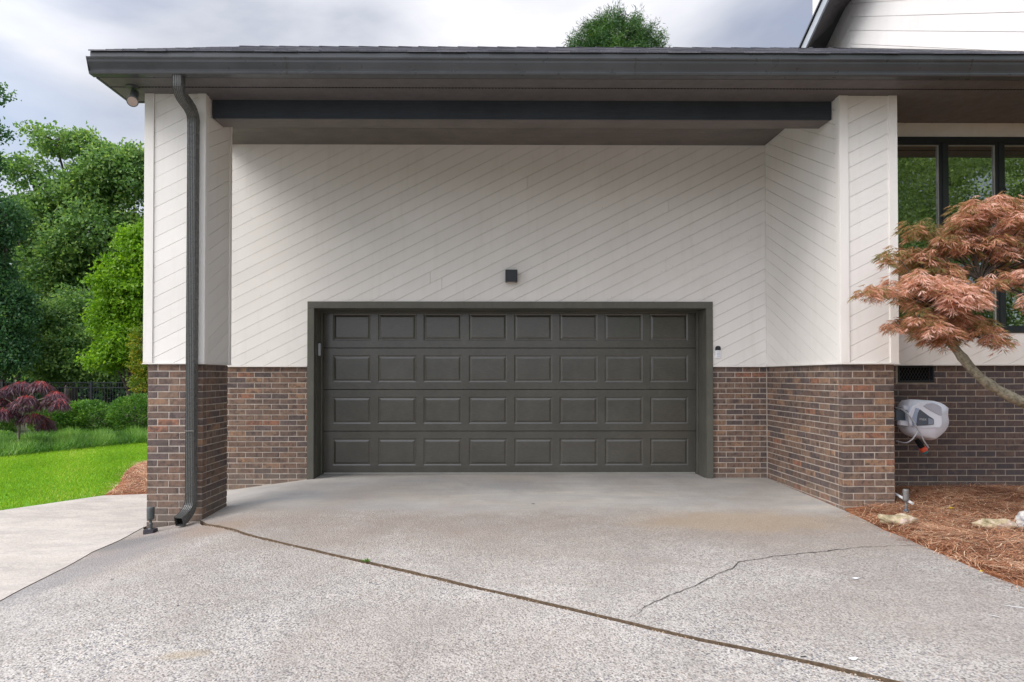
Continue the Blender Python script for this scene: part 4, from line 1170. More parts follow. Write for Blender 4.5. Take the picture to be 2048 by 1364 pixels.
while y < YRG - .05:
    x = EX0 + rnd.uniform(-.25, 0); lim = xr1 - .003 if y > 6.45 else EX1
    while x < lim:
        w = rnd.choice([.15, .2, .25, .3]); xe = min(x + w - .004, lim); xs_ = max(x, EX0 + .004)
        if xe > xs_ + .02:
            t0 = rnd.choice([.006, .010, .012]); y0 = y + rnd.uniform(-.004, .004); y1 = y + .165
            mb.add([(xs_, y0, zr(y0) + t0), (xe, y0, zr(y0) + t0), (xe, y1, zr(y1) + .001), (xs_, y1, zr(y1) + .001), (xs_, y0, zr(y0) - .001), (xe, y0, zr(y0) - .001)], [(0, 1, 2, 3), (4, 5, 1, 0), (4, 0, 3), (5, 2, 1)])
            tint += [rnd.random()] * 6
        x += w
    y += .14
me = mb.mesh('shingles', fix=False); a = me.attributes.new('tint', 'FLOAT', 'POINT'); a.data.foreach_set('value', tint)
so = link('shingles', me, M['shingle'], trf); so['kind'] = 'stuff'
# ridge caps
x = EX0
while x < xr1 - .1:
    mb = MB(); z = zr(YRG)
    mb.add([(x, YRG - .13, z - .045), (x, YRG, z + .022), (x, YRG + .13, z - .045), (x + .3, YRG - .13, z - .052), (x + .3, YRG, z + .010), (x + .3, YRG + .13, z - .052), (x, YRG - .13, z - .055), (x, YRG + .13, z - .055)], [(0, 3, 4, 1), (1, 4, 5, 2), (0, 1, 2, 7, 6)])
    me = mb.mesh('ridge_cap'); a = me.attributes.new('tint', 'FLOAT', 'POINT'); a.data.foreach_set('value', [rnd.random()] * 8)
    link('ridge_cap', me, M['shingle'], trf); x += .29

# --- downspout
td = empty('downspout', (-2.9, 6.5, h(-2.9, 6.5)), 'corrugated dark metal downspout bending down the front of the left pillar', 'downspout')
def corr(w, d, n=5):
    """corrugated rectangle profile in (a, b): a across, b depth"""
    out = []
    for k in range(n):
        x0 = -w / 2 + w * k / n
        out += [(x0 + w / n * .08, -d / 2), (x0 + w / n * .34, -d / 2 + .0065), (x0 + w / n * .60, -d / 2 + .0065), (x0 + w / n * .86, -d / 2)]
    for k in range(3):
        y0 = -d / 2 + d * k / 3
        out += [(w / 2, y0 + d / 3 * .15), (w / 2 - .003, y0 + d / 3 * .4), (w / 2 - .003, y0 + d / 3 * .7), (w / 2, y0 + d / 3 * .9)]
    out += [(w / 2 - .002, d / 2), (-w / 2 + .002, d / 2)]
    for k in range(2, -1, -1):
        y0 = -d / 2 + d * k / 3
        out += [(-w / 2, y0 + d / 3 * .9), (-w / 2 + .003, y0 + d / 3 * .7), (-w / 2 + .003, y0 + d / 3 * .4), (-w / 2, y0 + d / 3 * .15)]
    return out
def sweep(path, prof, ribs=None, sx=None):
    """path: list of (x, y, z) in a plane x ~ const"""
    mb = MB(); n = len(prof); v = []
    for i, p in enumerate(path):
        a = Vector(path[max(0, i - 1)]); b = Vector(path[min(len(path) - 1, i + 1)])
        t = (b - a).normalized()
        side = Vector((1, 0, 0)); side = (side - t * side.dot(t)).normalized()
        dep = t.cross(side).normalized()
        if dep.y < 0: dep = -dep
        s = 1 if ribs is None else ribs[i]
        for (u, w) in prof: v.append(Vector(p) + side * u * s + dep * w * s)
    f = []
    for i in range(len(path) - 1):
        for k in range(n):
            f.append((i * n + k, i * n + (k + 1) % n, (i + 1) * n + (k + 1) % n, (i + 1) * n + k))
    mb.add(v, f); return mb
DXc = at(381, 600, 6.50).x - .002
prof = corr(.084, .092)
ytop, ywall = 6.235, 6.545
top = []
for k in range(6): top.append((DXc, ytop, ZS + .004 - .022 * k))
z1_ = ZS - .106
def bez(p0, p1, p2, p3, n):
    o = []
    for i in range(n + 1):
        t = i / n; o.append(tuple((1-t)**3*a + 3*(1-t)**2*t*b + 3*(1-t)*t*t*c + t**3*d for a, b, c, d in zip(p0, p1, p2, p3)))
    return o
zA = at(0, 165, 6.235).z; zB = at(0, 245, 6.545).z
zA2 = at(0, 168, 6.235).z; el = bez((DXc, ytop, zA2), (DXc, ytop, zA2 - .16), (DXc, ywall, zB + .20), (DXc, ywall, zB), 22)
rib = [1.0 + (.025 if (i % 2 and i > 13) else 0) for i in range(len(el))]
sweep([(DXc, ytop, ZS + .004)] + el, prof, [1.0] + rib).obj('elbow', M['down'], td)
zD = at(0, 1005, 6.50).z
sweep([(DXc, ywall, zB + .02), (DXc, ywall, 2.3), (DXc, ywall, 1.2), (DXc, ywall, zD)], [(a * .975, b * .975) for a, b in prof]).obj('pipe', M['down'], td)
elb = bez((DXc, ywall, zD + .02), (DXc, ywall, zD - .07), (DXc - .012, ywall - .06, zD - .115), (DXc - .035, ywall - .18, zD - .16), 14)
rib = [1.02 + (.02 if i % 2 else 0) for i in range(len(elb))]
sweep(elb, prof, rib).obj('elbow', M['down'], td)
mb = MB(); mb.box(DXc - .044, DXc + .044, ywall - .052, ywall - .048, at(0, 862, 6.5).z - .002, at(0, 862, 6.5).z + .002); mb.obj('strap', M['seal'], td)
p_ = Vector(elb[-2]); 
mb = MB(); mb.add([p_ + Vector((-.037, -.0, .02)), p_ + Vector((.037, 0, .02)), p_ + Vector((.037, .03, -.035)), p_ + Vector((-.037, .03, -.035))], [(0, 1, 2, 3)]); mb.obj('opening', M['void'], td)

# --- eave spotlight
tE = at(265, 163, 6.45)
te = empty('eave_spotlight', (tE.x, 6.45, ZS), 'round dark spotlight hanging under the left end of the eave', 'spotlight')
mb = MB(); mb.tube([(tE.x, 6.45, ZS + .004), (tE.x, 6.45, ZS - .012), (tE.x, 6.45, ZS - .022)], [.062, .060, .038], 20); mb.obj('base', M['lamp_metal'], te)
mb = MB(); mb.tube([(tE.x + .005, 6.45, ZS - .015), (tE.x + .005, 6.44, ZS - .05), (tE.x, 6.42, ZS - .08)], .011, 10); mb.obj('arm', M['lamp_metal'], te)
hd1 = at(265, 203, 6.30); hd0 = Vector((tE.x + .018, 6.47, hd1.z + .155)); dv = (hd1 - hd0).normalized()
mb = MB(); mb.tube([hd0, hd0 + dv * .02, hd0 + dv * .10, hd1 - dv * .045, hd1 - dv * .01, hd1], [.028, .036, .038, .044, .052, .052], 20); mb.obj('lamp_head', M['lamp_metal'], te)
mb = MB(); mb.tube([hd1 + dv * .0005, hd1 + dv * .003], [.044, .043], 20); mb.obj('lens', M['lens'], te)

# --- ground spotlights
def bullet(name, base, tot, bw, m_body, m_base, boxbase, label, grp):
    t = empty(name, base, label, 'spotlight', grp)
    X, Y, Z = base
    z1 = Z + tot; zb_ = Z + tot * .50
    mb = MB(); pr_ = [(0, bw * .62), (.04, bw * .86), (.14, bw), (.5, bw), (.53, bw * .96), (.56, bw), (.92, bw), (.97, bw * .93), (.99, bw * .8)]
    L_ = z1 - zb_
    mb.tube([(X, Y, zb_ + L_ * a) for a, r in pr_], [r for a, r in pr_], 18); mb.obj('lamp_head', m_body, t, smooth=False)
    mb = MB(); mb.tube([(X, Y, zb_ + .002), (X, Y, zb_ - tot * .10), (X + .003, Y, zb_ - tot * .13), (X + .003, Y, Z + tot * .2), (X, Y, Z + tot * .14)], [bw * .42, bw * .36, bw * .5, bw * .45, bw * .7], 12); mb.obj('stem', m_body, t)
    if boxbase:
        mb = MB(); mb.box(X - bw * 1.45, X + bw * 1.45, Y - .045, Y + .045, Z - .01, Z + tot * .16); mb.obj('base', m_base, t, bevel=.005)
    else:
        mb = MB(); mb.tube([(X, Y, Z - .02), (X, Y, Z + tot * .1), (X, Y, Z + tot * .2)], [bw * .7, bw * 1.0, bw * .8], 12); mb.obj('base', m_base, t)
    mb = MB(); mb.tube([(X + bw * .5, Y, Z + tot * .3), (X - bw * .5, Y, Z + tot * .3)], bw * .18, 8); mb.obj('knuckle_bolt', m_base, t)
    return t
b1 = gr(301, 1066)
bullet('ground_spotlight', (b1.x, b1.y, h(b1.x, b1.y)), (1066 - 1014) / F * b1.y, .034, M['lamp_metal'], mat_plain('dark_box', (0.035, 0.03, 0.04), .5), True, 'dark green bullet light on a square box at the foot of the left pillar', 'bullet ground lights')
b2 = at(1812, 1030, 6.25)
b2z = bedz(b2.x, 6.25)
bullet('ground_spotlight', (b2.x, 6.25, b2z), at(1812, 978, 6.25).z - b2z, .026, M['lamp_steel'], M['blue_grey'], False, 'grey bullet light staked in the pine straw by the right pillar', 'bullet ground lights')
# loose pipe
a0, a1 = at(1789, 987, 6.75), at(1825, 1007, 6.45)
tp = tag(MB().tube([a0, a1], .0135, 12).obj('drain_pipe', M['pvc']), 'short pale plastic pipe lying in the pine straw behind the bullet light', 'pipe')

# --- hose reel
YR = 7.0
trl = empty('hose_reel', (at(1845, 840, YR).x, YR, at(0, 840, YR).z), 'grey wall mounted hose reel with dark side panel, hung behind the right pillar', 'hose reel')
def rp(px, py, y=YR): return at(px, py, y)
def zp(x, y): return (1785 + x * 110 / 1154, 790 + y * 110 / 1154)
outl = [(300,110),(420,92),(560,98),(700,108),(820,118),(930,150),(1010,195),(1068,240),(1062,320),(1058,400),(1075,480),(1082,570),(1060,660),(1010,740),(950,810),(880,870),(800,930),(730,945),(650,925),(560,905),(450,885),(360,850),(290,790),(240,700),(215,600),(205,480),(210,330),(230,200)]
def loft(outline, y0, y1, mat, name, bulge=.0, par=trl, shr0=.82, shr1=.90, steps=9):
    P_ = [rp(*zp(*p)) for p in outline]
    c = sum(P_, Vector()) / len(P_)
    mb = MB(); n = len(P_); v = []
    for s in range(steps + 1):
        t = s / steps; y = y0 + (y1 - y0) * t
        k = (1 - (abs(2 * t - 1) ** 3.2)) ; sc_ = (shr0 if t < .5 else shr1); sc_ = sc_ + (1 - sc_) * k
        for p in P_: v.append((c.x + (p.x - c.x) * sc_, y, c.z + (p.z - c.z) * sc_))
    f = [(s * n + i, s * n + (i + 1) % n, (s + 1) * n + (i + 1) % n, (s + 1) * n + i) for s in range(steps) for i in range(n)]
    # domed front
    v0 = len(v); v.append((c.x, y0 - bulge, c.z)); v.append((c.x, y1, c.z))
    f += [(v0, i, (i + 1) % n) for i in range(n)] + [(v0 + 1, steps * n + (i + 1) % n, steps * n + i) for i in range(n)]
    mb.add(v, f)
    return mb.obj(name, mat, par, smooth=True)
loft(outl, YR - .13, YR + .14, M['reel'], 'casing', .015)
# raised front cover pieces
def plate(pts, y, mat, name, th=.012, par=trl, bev=.003):
    mb = MB(); P_ = [rp(*zp(*p), y) for p in pts]
    n = len(P_)
    v = [(p.x, y, p.z) for p in P_] + [(p.x, y + th, p.z) for p in P_]
    mb.add(v, [tuple(range(n)), tuple(range(2 * n - 1, n - 1, -1))] + [(i, i + n, (i + 1) % n + n, (i + 1) % n) for i in range(n)])
    return mb.obj(name, mat, par, bevel=bev)
yp = YR - .150
plate([(380,640),(330,420),(420,240),(560,150),(700,130),(900,165),(1020,240),(1040,330),(1045,470),(1050,600),(1010,690),(700,700),(480,680)], yp, M['reel'], 'side_cover', .035, bev=.008)
plate([(640,235),(720,185),(850,170),(960,205),(1030,260),(1045,420),(1020,440),(880,370)], yp - .006, mat_plain('reel_violet_grey', (0.40, 0.42, 0.50), .45), 'upper_inset', .01)
plate([(410,640),(420,480),(490,265),(570,290),(530,420),(505,600),(500,650)], yp - .006, mat_plain('reel_blue_grey', (0.30, 0.36, 0.48), .45), 'light_band', .01)
pn = plate([(508,650),(515,480),(545,370),(580,300),(640,345),(780,450),(850,490),(875,520),(870,620),(700,640)], yp - .008, M['reel_dark'], 'badge_panel', .012)
plate([(755,480),(840,510),(865,530),(855,610),(755,620)], yp - .011, M['reel_mid'], 'badge_tab', .006, bev=.001)
tcu = bpy.data.curves.new('lettering', 'FONT'); tcu.body = 'max'; tcu.size = .043; tcu.extrude = .0008; tcu.align_x = 'CENTER'; tcu.align_y = 'CENTER'
to_ = bpy.data.objects.new('tmp_text', tcu); COL.objects.link(to_)
bpy.context.view_layer.update()
me = bpy.data.meshes.new_from_object(to_.evaluated_get(bpy.context.evaluated_depsgraph_get()))
bpy.data.objects.remove(to_)
tpos = rp(*zp(640, 505), yp - .0095)
me.transform(Matrix.Translation(tpos) @ Matrix.Rotation(.06, 4, 'Y') @ Matrix.Rotation(math.pi / 2, 4, 'X'))
me.materials.clear(); me.name = 'lettering'
lo = link('lettering', me, M['ink'], trl)
plate([(75,300),(190,320),(270,380),(285,530),(75,520)], YR - .05, mat_plain('bracket_slate', (0.10, 0.13, 0.16), .45), 'bracket_arm', .10)
plate([(230,215),(370,235),(360,340),(240,310)], YR - .09, M['reel'], 'hinge_lug', .05)
plate([(170,535),(330,545),(330,650),(150,630)], YR - .09, M['reel'], 'hinge_lug', .05)
plate([(75,255),(210,262),(210,300),(75,296)], YR - .03, M['void'], 'wall_bracket', .10)
hose = [rp(*zp(60, 262), YR - .02), rp(*zp(190, 300), YR - .10), rp(*zp(300, 380), YR - .17), rp(*zp(400, 500), YR - .18), rp(*zp(490, 640), YR - .175), rp(*zp(570, 780), YR - .165), rp(*zp(660, 960), YR - .14), rp(*zp(760, 1110), YR - .10)]
def smooth_pts(p, n=5):
    out = []
    for i in range(len(p) - 1):
        a, b, c, d = p[max(0, i - 1)], p[i], p[i + 1], p[min(len(p) - 1, i + 2)]
        for k in range(n):
            t = k / n
            out.append(0.5 * ((2 * b) + (c - a) * t + (2 * a - 5 * b + 4 * c - d) * t * t + (3 * b - a - 3 * c + d) * t ** 3))
    out.append(p[-1]); return out
mb = MB(); mb.tube(smooth_pts(hose), .0075, 8); mb.obj('hose', M['grey_plastic'], trl, smooth=True)
mb = MB(); mb.tube(smooth_pts([rp(*zp(520, 770), YR - .16), rp(*zp(470, 860), YR - .16), rp(*zp(400, 940), YR - .15), rp(*zp(300, 1000), YR - .12), rp(*zp(180, 990), YR - .05), rp(*zp(80, 960), YR + .02)]), .0068, 8); mb.obj('hose', M['grey_plastic'], trl, smooth=True)
n0, n1, n2, n3 = rp(*zp(500, 930), YR - .08), rp(*zp(620, 1100), YR - .10), rp(*zp(665, 1165), YR - .10), rp(*zp(690, 1215), YR - .10)
mb = MB(); mb.tube([n0, n0.lerp(n1, .5), n1], [.022, .026, .027], 12); mb.obj('spray_nozzle', M['void'], trl)
mb = MB(); mb.tube([n1, n2], [.034, .037], 14); mb.obj('nozzle_ring', M['red'], trl)
mb = MB(); mb.tube([n2, n3], [.031, .027], 14); mb.obj('nozzle_face', M['teal'], trl)

# --- rocks
def rock(name, px, py, Y, sx, sy, sz, mat, label, seed):
    c = at(px, py, Y); z = bedz(c.x, Y)
    bm = bmesh.new(); bmesh.ops.create_icosphere(bm, subdivisions=4, radius=1)
    r = random.Random(seed); ph = [r.uniform(0, 6) for _ in range(6)]
    for v in bm.verts:
        x, y, zz = v.co
        f = 1 + .14 * math.sin(2.1 * x + ph[0]) * math.cos(2.7 * y + ph[1]) + .11 * math.sin(4.3 * zz + ph[2] + 3 * x) + .09 * math.sin(7 * x + ph[3]) * math.sin(6 * y + ph[4]) + .05 * math.sin(13 * zz + 11 * x + ph[1]) + .03 * math.sin(27 * x + 19 * y)
        v.co = Vector((x * sx * f, y * sy * f, max(-.6, zz) * sz * f * (1.3 + .25 * math.sin(5 * x + ph[5]))))
    me = bpy.data.meshes.new(name); bm.to_mesh(me); bm.free()
    me.polygons.foreach_set('use_smooth', [True] * len(me.polygons))
    o = bpy.data.objects.new(name, me); COL.objects.link(o); me.materials.append(mat)
    o.location = (c.x, Y, z + sz * .8); o.rotation_euler = (0, 0, r.uniform(-.4, .4))
    return tag(o, label, 'rock', 'rocks edging the pine straw bed')
rock('rock', 1797, 1043, 5.95, .15, .075, .045, M['rock'], 'low yellow mossy rock in front of the right bullet light', 3)
rock('rock', 1992, 1070, 5.72, .145, .06, .042, M['rock'], 'long pale green mossy rock in the pine straw near the right edge', 5)
rock('rock', 2052, 1066, 5.72, .085, .07, .065, M['rock_pale'], 'white and grey quartz rock at the right edge of the photo', 8)
# --- fallen leaves
def fleaf(px, py, s, label, zf):
    d = gr(px, py, .07); z = zf(d.x, d.y) + .034
    mb = MB(); v = [(0, 0, 0)]
    for k in range(12):
        a = k * math.pi / 6; r = s * (1 if k % 2 else .72)
        v.append((r * math.cos(a), r * .8 * math.sin(a), .3 * s * abs(math.sin(a))))
    mb.add([(d.x + x, d.y + y, z + q) for x, y, q in v], [(0, 1 + k, 1 + (k + 1) % 12) for k in range(12)])
    tag(mb.obj('fallen_leaf', M['leaf_yellow']), label, 'leaf', 'fallen yellow leaves')
fleaf(1904, 1017, .034, 'bright yellow leaf lying in the middle of the pine straw', bedz)
fleaf(1963, 1138, .014, 'tiny yellow leaf on the pine straw close to the driveway edge', bedz)
# weed in the joint
wd = gr(733, 1122); n = 46
P = np.array([[wd.x, wd.y, wd.z - .005]]) + rng.normal(0, .016, (n, 3)) * np.array([[1, .5, 0]])
D = unit(np.stack([rng.normal(0, .6, n), rng.normal(0, .6, n), np.ones(n)], 1))
o = quads_mesh('weed', leaves(P, D, rng.uniform(.015, .035, n), .006), rng.uniform(.3, 1, n), M['liriope'])
tag(o, 'tiny green weed growing in the long driveway joint', 'weed')

# ================================================================== upper storey
tu = empty('upper_house_wall', (5.3, 9, 6), 'bright white boarded upper storey wall above the roof on the right', 'wall')
XU = 5.30
yu0, yu1, ych = 6.3, 11.05, 9.9
rb = lambda y: zr(min(y, YRG)) - max(0, y - YRG) * RS + .02
def upper(y0, y1, sg, c0):
    cs = []
    zlo, zhi = 4.2, 8.5
    i0 = math.floor((min(zlo - sg * .52 * y0, zlo - sg * .52 * y1)) / .2) - 1
    i1 = math.ceil((max(zhi - sg * .52 * y0, zhi - sg * .52 * y1)) / .2) + 1
    for i in range(i0, i1):
        ca, cb = c0 + i * .2 + .003, c0 + (i + 1) * .2 - .003
        p = [(y0, zlo), (y1, zlo), (y1, zhi), (y0, zhi)]
        p = clip(p, -sg * .52, 1, -ca); p = clip(p, sg * .52, -1, cb) if len(p) > 2 else []
        # above the roof line, under the eave
        p = clip(p, -RS, 1, -(ZE - YE * RS) - .02) if len(p) > 2 and y0 < YRG - .1 else p
        if len(p) < 3 or area(p) < 2e-4: continue
        mb = MB(); mb.prism(p, lambda a, b, d: (XU + d, a, b), 0, .02); mb.obj('siding_board', M['siding'], tu)
upper(yu0, ych, 1, .05)
upper(ych, yu1 - .09, -1, .02)
mb = MB(); mb.box(XU - .004, XU + .024, yu1 - .088, yu1, 4.3, 8.5); mb.obj('corner_board', M['siding'], tu)
mb = MB(); mb.box(XU + .021, XU + .2, yu0, yu1, 4.3, 8.5); mb.obj('sheathing', M['siding'], tu)
teu = empty('upper_eave', (4.9, 10, 6.5), 'dark sloping eave of the upper roof above the right side', 'eave')
out = [(7.2, 6.11 + .42), (8, 6.11), (9.54, 5.33), (10.2, 4.99), (10.9, 4.62), (11.5, 4.31)]
inn = [(7.2, 6.95), (8, 6.5), (9.54, 5.62), (10.2, 5.54), (10.7, 5.52), (11.25, 4.9)]
mb = MB(); v = []
for (ya_, za_), (yb_, zb2) in zip(out, inn): v += [(4.79, ya_, za_ + CZ), (XU + .05, yb_, zb2 + CZ)]
n2_ = len(v); v += [(x, y, z + .10) for x, y, z in v]
f = [(2 * i, 2 * i + 1, 2 * i + 3, 2 * i + 2) for i in range(5)] + [(n2_ + 2 * i, n2_ + 2 * i + 2, n2_ + 2 * i + 3, n2_ + 2 * i + 1) for i in range(5)]
mb.add(v, f); mb.obj('soffit_board', M['soffit'], teu)
mb = MB(); v = []
for (ya_, za_) in out: v += [(4.765, ya_, za_ + CZ - .01), (4.765, ya_, za_ + CZ + .15), (4.79, ya_, za_ + CZ - .01), (4.79, ya_, za_ + CZ + .15)]
f = []
for i in range(5):
    a = 4 * i; f += [(a, a + 4, a + 5, a + 1), (a + 2, a + 3, a + 7, a + 6), (a + 1, a + 5, a + 7, a + 3), (a, a + 2, a + 6, a + 4)]
mb.add(v, f); mb.obj('rake_board', mat_plain('pale_rake', (0.42, 0.45, 0.48), .5), teu)
mb = MB(); v = []
for (ya_, za_) in out: v += [(4.74, ya_, za_ + CZ + .155), (4.74, ya_, za_ + CZ + .185), (6.6, ya_, za_ + CZ + .155 + 1.0), (6.6, ya_, za_ + CZ + .185 + 1.0)]
f = []
for i in range(5):
    a = 4 * i; f += [(a, a + 4, a + 5, a + 1), (a + 1, a + 5, a + 7, a + 3), (a, a + 2, a + 6, a + 4)]
mb.add(v, f); mb.obj('roof_edge', M['brown_metal'], teu)

# ================================================================== vegetation
def limbs(mb, base, tops, r0, fork=.45, seed=1, nseg=6):
    r = random.Random(seed); base = Vector(base)
    c = sum((Vector(t) for t in tops), Vector()) / len(tops)
    fk = base.lerp(Vector((base.x * .6 + c.x * .4, base.y * .6 + c.y * .4, c.z)), fork)
    pts = [base.lerp(fk, i / nseg) + Vector((r.uniform(-.03, .03), r.uniform(-.03, .03), 0)) * (i > 0) * (fk.z - base.z) * .3 for i in range(nseg + 1)]
    mb.tube(pts, [r0 * (1.25 if i == 0 else 1 - .35 * i / nseg) for i in range(nseg + 1)], 10)
    for t in tops:
        t = Vector(t); m1 = pts[-1].lerp(t, .5) + Vector((r.uniform(-.1, .1), r.uniform(-.1, .1), .12)) * (t - pts[-1]).length * .5
        ps = smooth_pts([pts[-1], m1, t], 4)
        mb.tube(ps, [r0 * .55 * (1 - .8 * i / (len(ps) - 1)) for i in range(len(ps))], 6)
def crown_cloud(blobs, ncl, per, cr_, flat=.6, seed=0, shell=.45):
    r = np.random.default_rng(seed)
    vols = np.array([b[3] * b[4] * b[5] for b in blobs]) ** .8; vols = vols / vols.sum()
    idx = r.choice(len(blobs), ncl, p=vols)
    B = np.array(blobs)[idx]
    d = unit(r.normal(size=(ncl, 3))); rad = shell + (1 - shell) * r.random(ncl) ** .6
    rad *= 1 + .16 * np.sin(d[:, 0] * 5 + d[:, 2] * 4 + B[:, 0])
    C = B[:, :3] + d * rad[:, None] * B[:, 3:6]
    ct = r.random(ncl)
    P = np.repeat(C, per, 0) + r.normal(size=(ncl * per, 3)) * cr_ * np.array([[1, 1, flat]])
    T = np.clip(np.repeat(ct, per) * .55 + r.random(ncl * per) * .45, 0, 1)
    O = np.repeat(d, per, 0)
    D = unit(O * .5 + r.normal(size=P.shape) * .8 + np.array([[0, 0, -.25]]))
    return P, D, T, C
def tree(name, base, blobs, mat, label, cat='tree', group=None, ncl=900, per=30, cr_=.3, L=.16, W=.10, r0=.18, seed=1, bark=None, tops=None, fork=.45, flat=.6, shell=.45, twigs=0):
    t = empty(name, base, label, cat, group)
    mb = MB(); limbs(mb, base, tops or [(b[0], b[1], b[2]) for b in blobs], r0, fork, seed)
    P, D, T, C = crown_cloud(blobs, ncl, per, cr_, flat, seed, shell)
    rr = random.Random(seed)
    for _ in range(twigs):
        c = Vector(C[rr.randrange(len(C))]); b = min(blobs, key=lambda q: (Vector(q[:3]) - c).length); s_ = Vector(b[:3])
        mb.tube([s_, s_.lerp(c, .5) + Vector((0, 0, .05)), c], [r0 * .16, r0 * .1, r0 * .04], 4, False)
    mb.obj('trunk', bark or M['bark'], t, smooth=True)
    r = np.random.default_rng(seed + 50)
    V = leaves(P, D, L * r.uniform(.6, 1.25, len(P)), W * r.uniform(.7, 1.2, len(P)), r=r)
    quads_mesh('crown', V, T, mat, t)
    return t
def B(px, py, Y, rx, rz, ry=None):
    """blob from its centre pixel and half sizes in pixels"""
    c = at(px, py, Y); s = Y / F
    return (c.x, c.y, c.z, rx * s, (ry or rx) * s, rz * s)
GZ = -.2
Y1 = 34
tree('broadleaf_tree', (at(150, 0, Y1).x, Y1, GZ), [B(110,282,Y1,44,28), B(172,292,Y1,34,24), B(60,345,Y1,40,30), B(225,335,Y1,52,40), B(165,385,Y1,60,40), B(268,352,Y1,50,60), B(100,420,Y1,45,35), B(50,450,Y1,60,60), B(200,480,Y1,90,80), B(110,540,Y1,70,60), B(290,500,Y1,50,80)],
     M['leaf_oak'], 'tall rounded green broadleaf tree behind the fence, highest crown at the left', ncl=1500, per=34, cr_=.27, L=.21, W=.13, r0=.28, seed=2, twigs=160, shell=.6, fork=.5)
Y2 = 27
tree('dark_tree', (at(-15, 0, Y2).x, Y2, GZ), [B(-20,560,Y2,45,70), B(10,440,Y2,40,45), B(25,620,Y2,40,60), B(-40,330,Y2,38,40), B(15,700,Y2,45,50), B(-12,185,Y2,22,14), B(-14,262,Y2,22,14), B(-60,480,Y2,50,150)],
     M['leaf_dark'], 'dark green tree cut by the left edge of the photo', ncl=900, per=34, cr_=.22, L=.15, W=.09, r0=.22, seed=3, twigs=60, fork=.3)
Y3 = 22
tree('lime_tree', (at(262, 0, Y3).x, Y3, GZ), [B(275,500,Y3,42,48), B(240,560,Y3,45,48), B(290,590,Y3,55,60), B(225,630,Y3,40,42), B(270,680,Y3,55,48), B(215,715,Y3,36,26), B(320,520,Y3,50,80)],
     M['leaf_lime'], 'bright lime green tree beside the left pillar', ncl=1000, per=26, cr_=.14, L=.13, W=.085, r0=.08, seed=4, twigs=50, fork=.25, shell=.6)
Y4 = 29.5
tree('understory_tree', (at(95, 0, Y4).x, Y4, GZ), [B(95,640,Y4,60,38), B(150,690,Y4,60,40), B(60,690,Y4,45,36), B(110,735,Y4,70,28), B(190,740,Y4,55,30)],
     M['leaf_oak'], 'low spreading green tree just behind the middle of the black fence', ncl=700, per=30, cr_=.22, L=.17, W=.10, r0=.09, seed=6, twigs=50, fork=.2)
Y5 = 31
tree('understory_tree', (at(215, 0, Y5).x, Y5, GZ), [B(205,690,Y5,60,45), B(255,740,Y5,60,40), B(290,700,Y5,50,50), B(165,620,Y5,55,45)],
     M['leaf_oak'], 'bushy mid green tree behind the fence, right of the spreading one', ncl=700, per=30, cr_=.22, L=.17, W=.10, r0=.09, seed=7, twigs=40, fork=.2)
Y6 = 20
tree('crape_myrtle', (at(296, 0, Y6).x, Y6, GZ), [B(283,665,Y6,20,16), B(290,700,Y6,26,20), B(275,728,Y6,18,12), B(290,765,Y6,26,20), B(300,735,Y6,26,40)],
     M['leaf_myrtle'], 'slender shrub with gold and orange tips touching the left pillar', 'shrub', ncl=230, per=26, cr_=.075, L=.075, W=.045, r0=.02, seed=8, twigs=30, fork=.3)
# woodland far behind
bl = []
for i in range(40):
    px = -260 + i * 24; bl.append(B(px, rnd.uniform(600, 690), 46, 52, 95, 60)); bl.append(B(px + 12, 745, 40, 40, 45, 30))
P, D, T, C = crown_cloud(bl, 6200, 28, .5, .6, 21)
keep = P[:, 2] > GZ
o = quads_mesh('woodland', leaves(P[keep], D[keep], .34, .24), T[keep] * .8, M['leaf_dark'], kind='stuff')
tag(o, 'dark wood filling the background beyond the black fence', 'woodland')
tks = MB()
for px, r_ in ((8, .3), (96, .14), (30, .16), (160, .13), (-40, .25)):
    pass
for i, (px, Y, r_, lab) in enumerate(((6, 31, .24, 'thick dark trunk standing behind the fence at the left edge'), (34, 33, .13, 'thin dark trunk behind the fence, second from the left edge'), (142, 36, .11, 'slim trunk behind the fence between its two posts'))):
    X_ = at(px, 700, Y).x
    t = empty('tree_trunk', (X_, Y, GZ), lab, 'tree trunk', 'bare trunks in the wood')
    mb = MB(); mb.tube([(X_, Y, GZ), (X_ + .05, Y, 2.5), (X_ - .05, Y, 5.5), (X_ + .1, Y, 9)], [r_ * 1.2, r_, r_ * .85, r_ * .5], 10); mb.obj('trunk', M['bark'], t, smooth=True)
# pine behind the roof
Y7 = 30
tree('pine_tree', (at(1235, 0, Y7).x, Y7, GZ), [B(1235,90,Y7,78,58), B(1175,95,Y7,42,34), B(1285,95,Y7,40,48), B(1225,62,Y7,45,30), B(1318,108,Y7,16,16), B(1235,160,Y7,100,60), B(1235,230,Y7,90,50)],
     M['leaf_pine'], 'round topped pine rising behind the ridge of the roof', ncl=1000, per=75, cr_=.13, L=.24, W=.026, r0=.22, seed=12, twigs=70, fork=.8, flat=1.1, shell=.5)

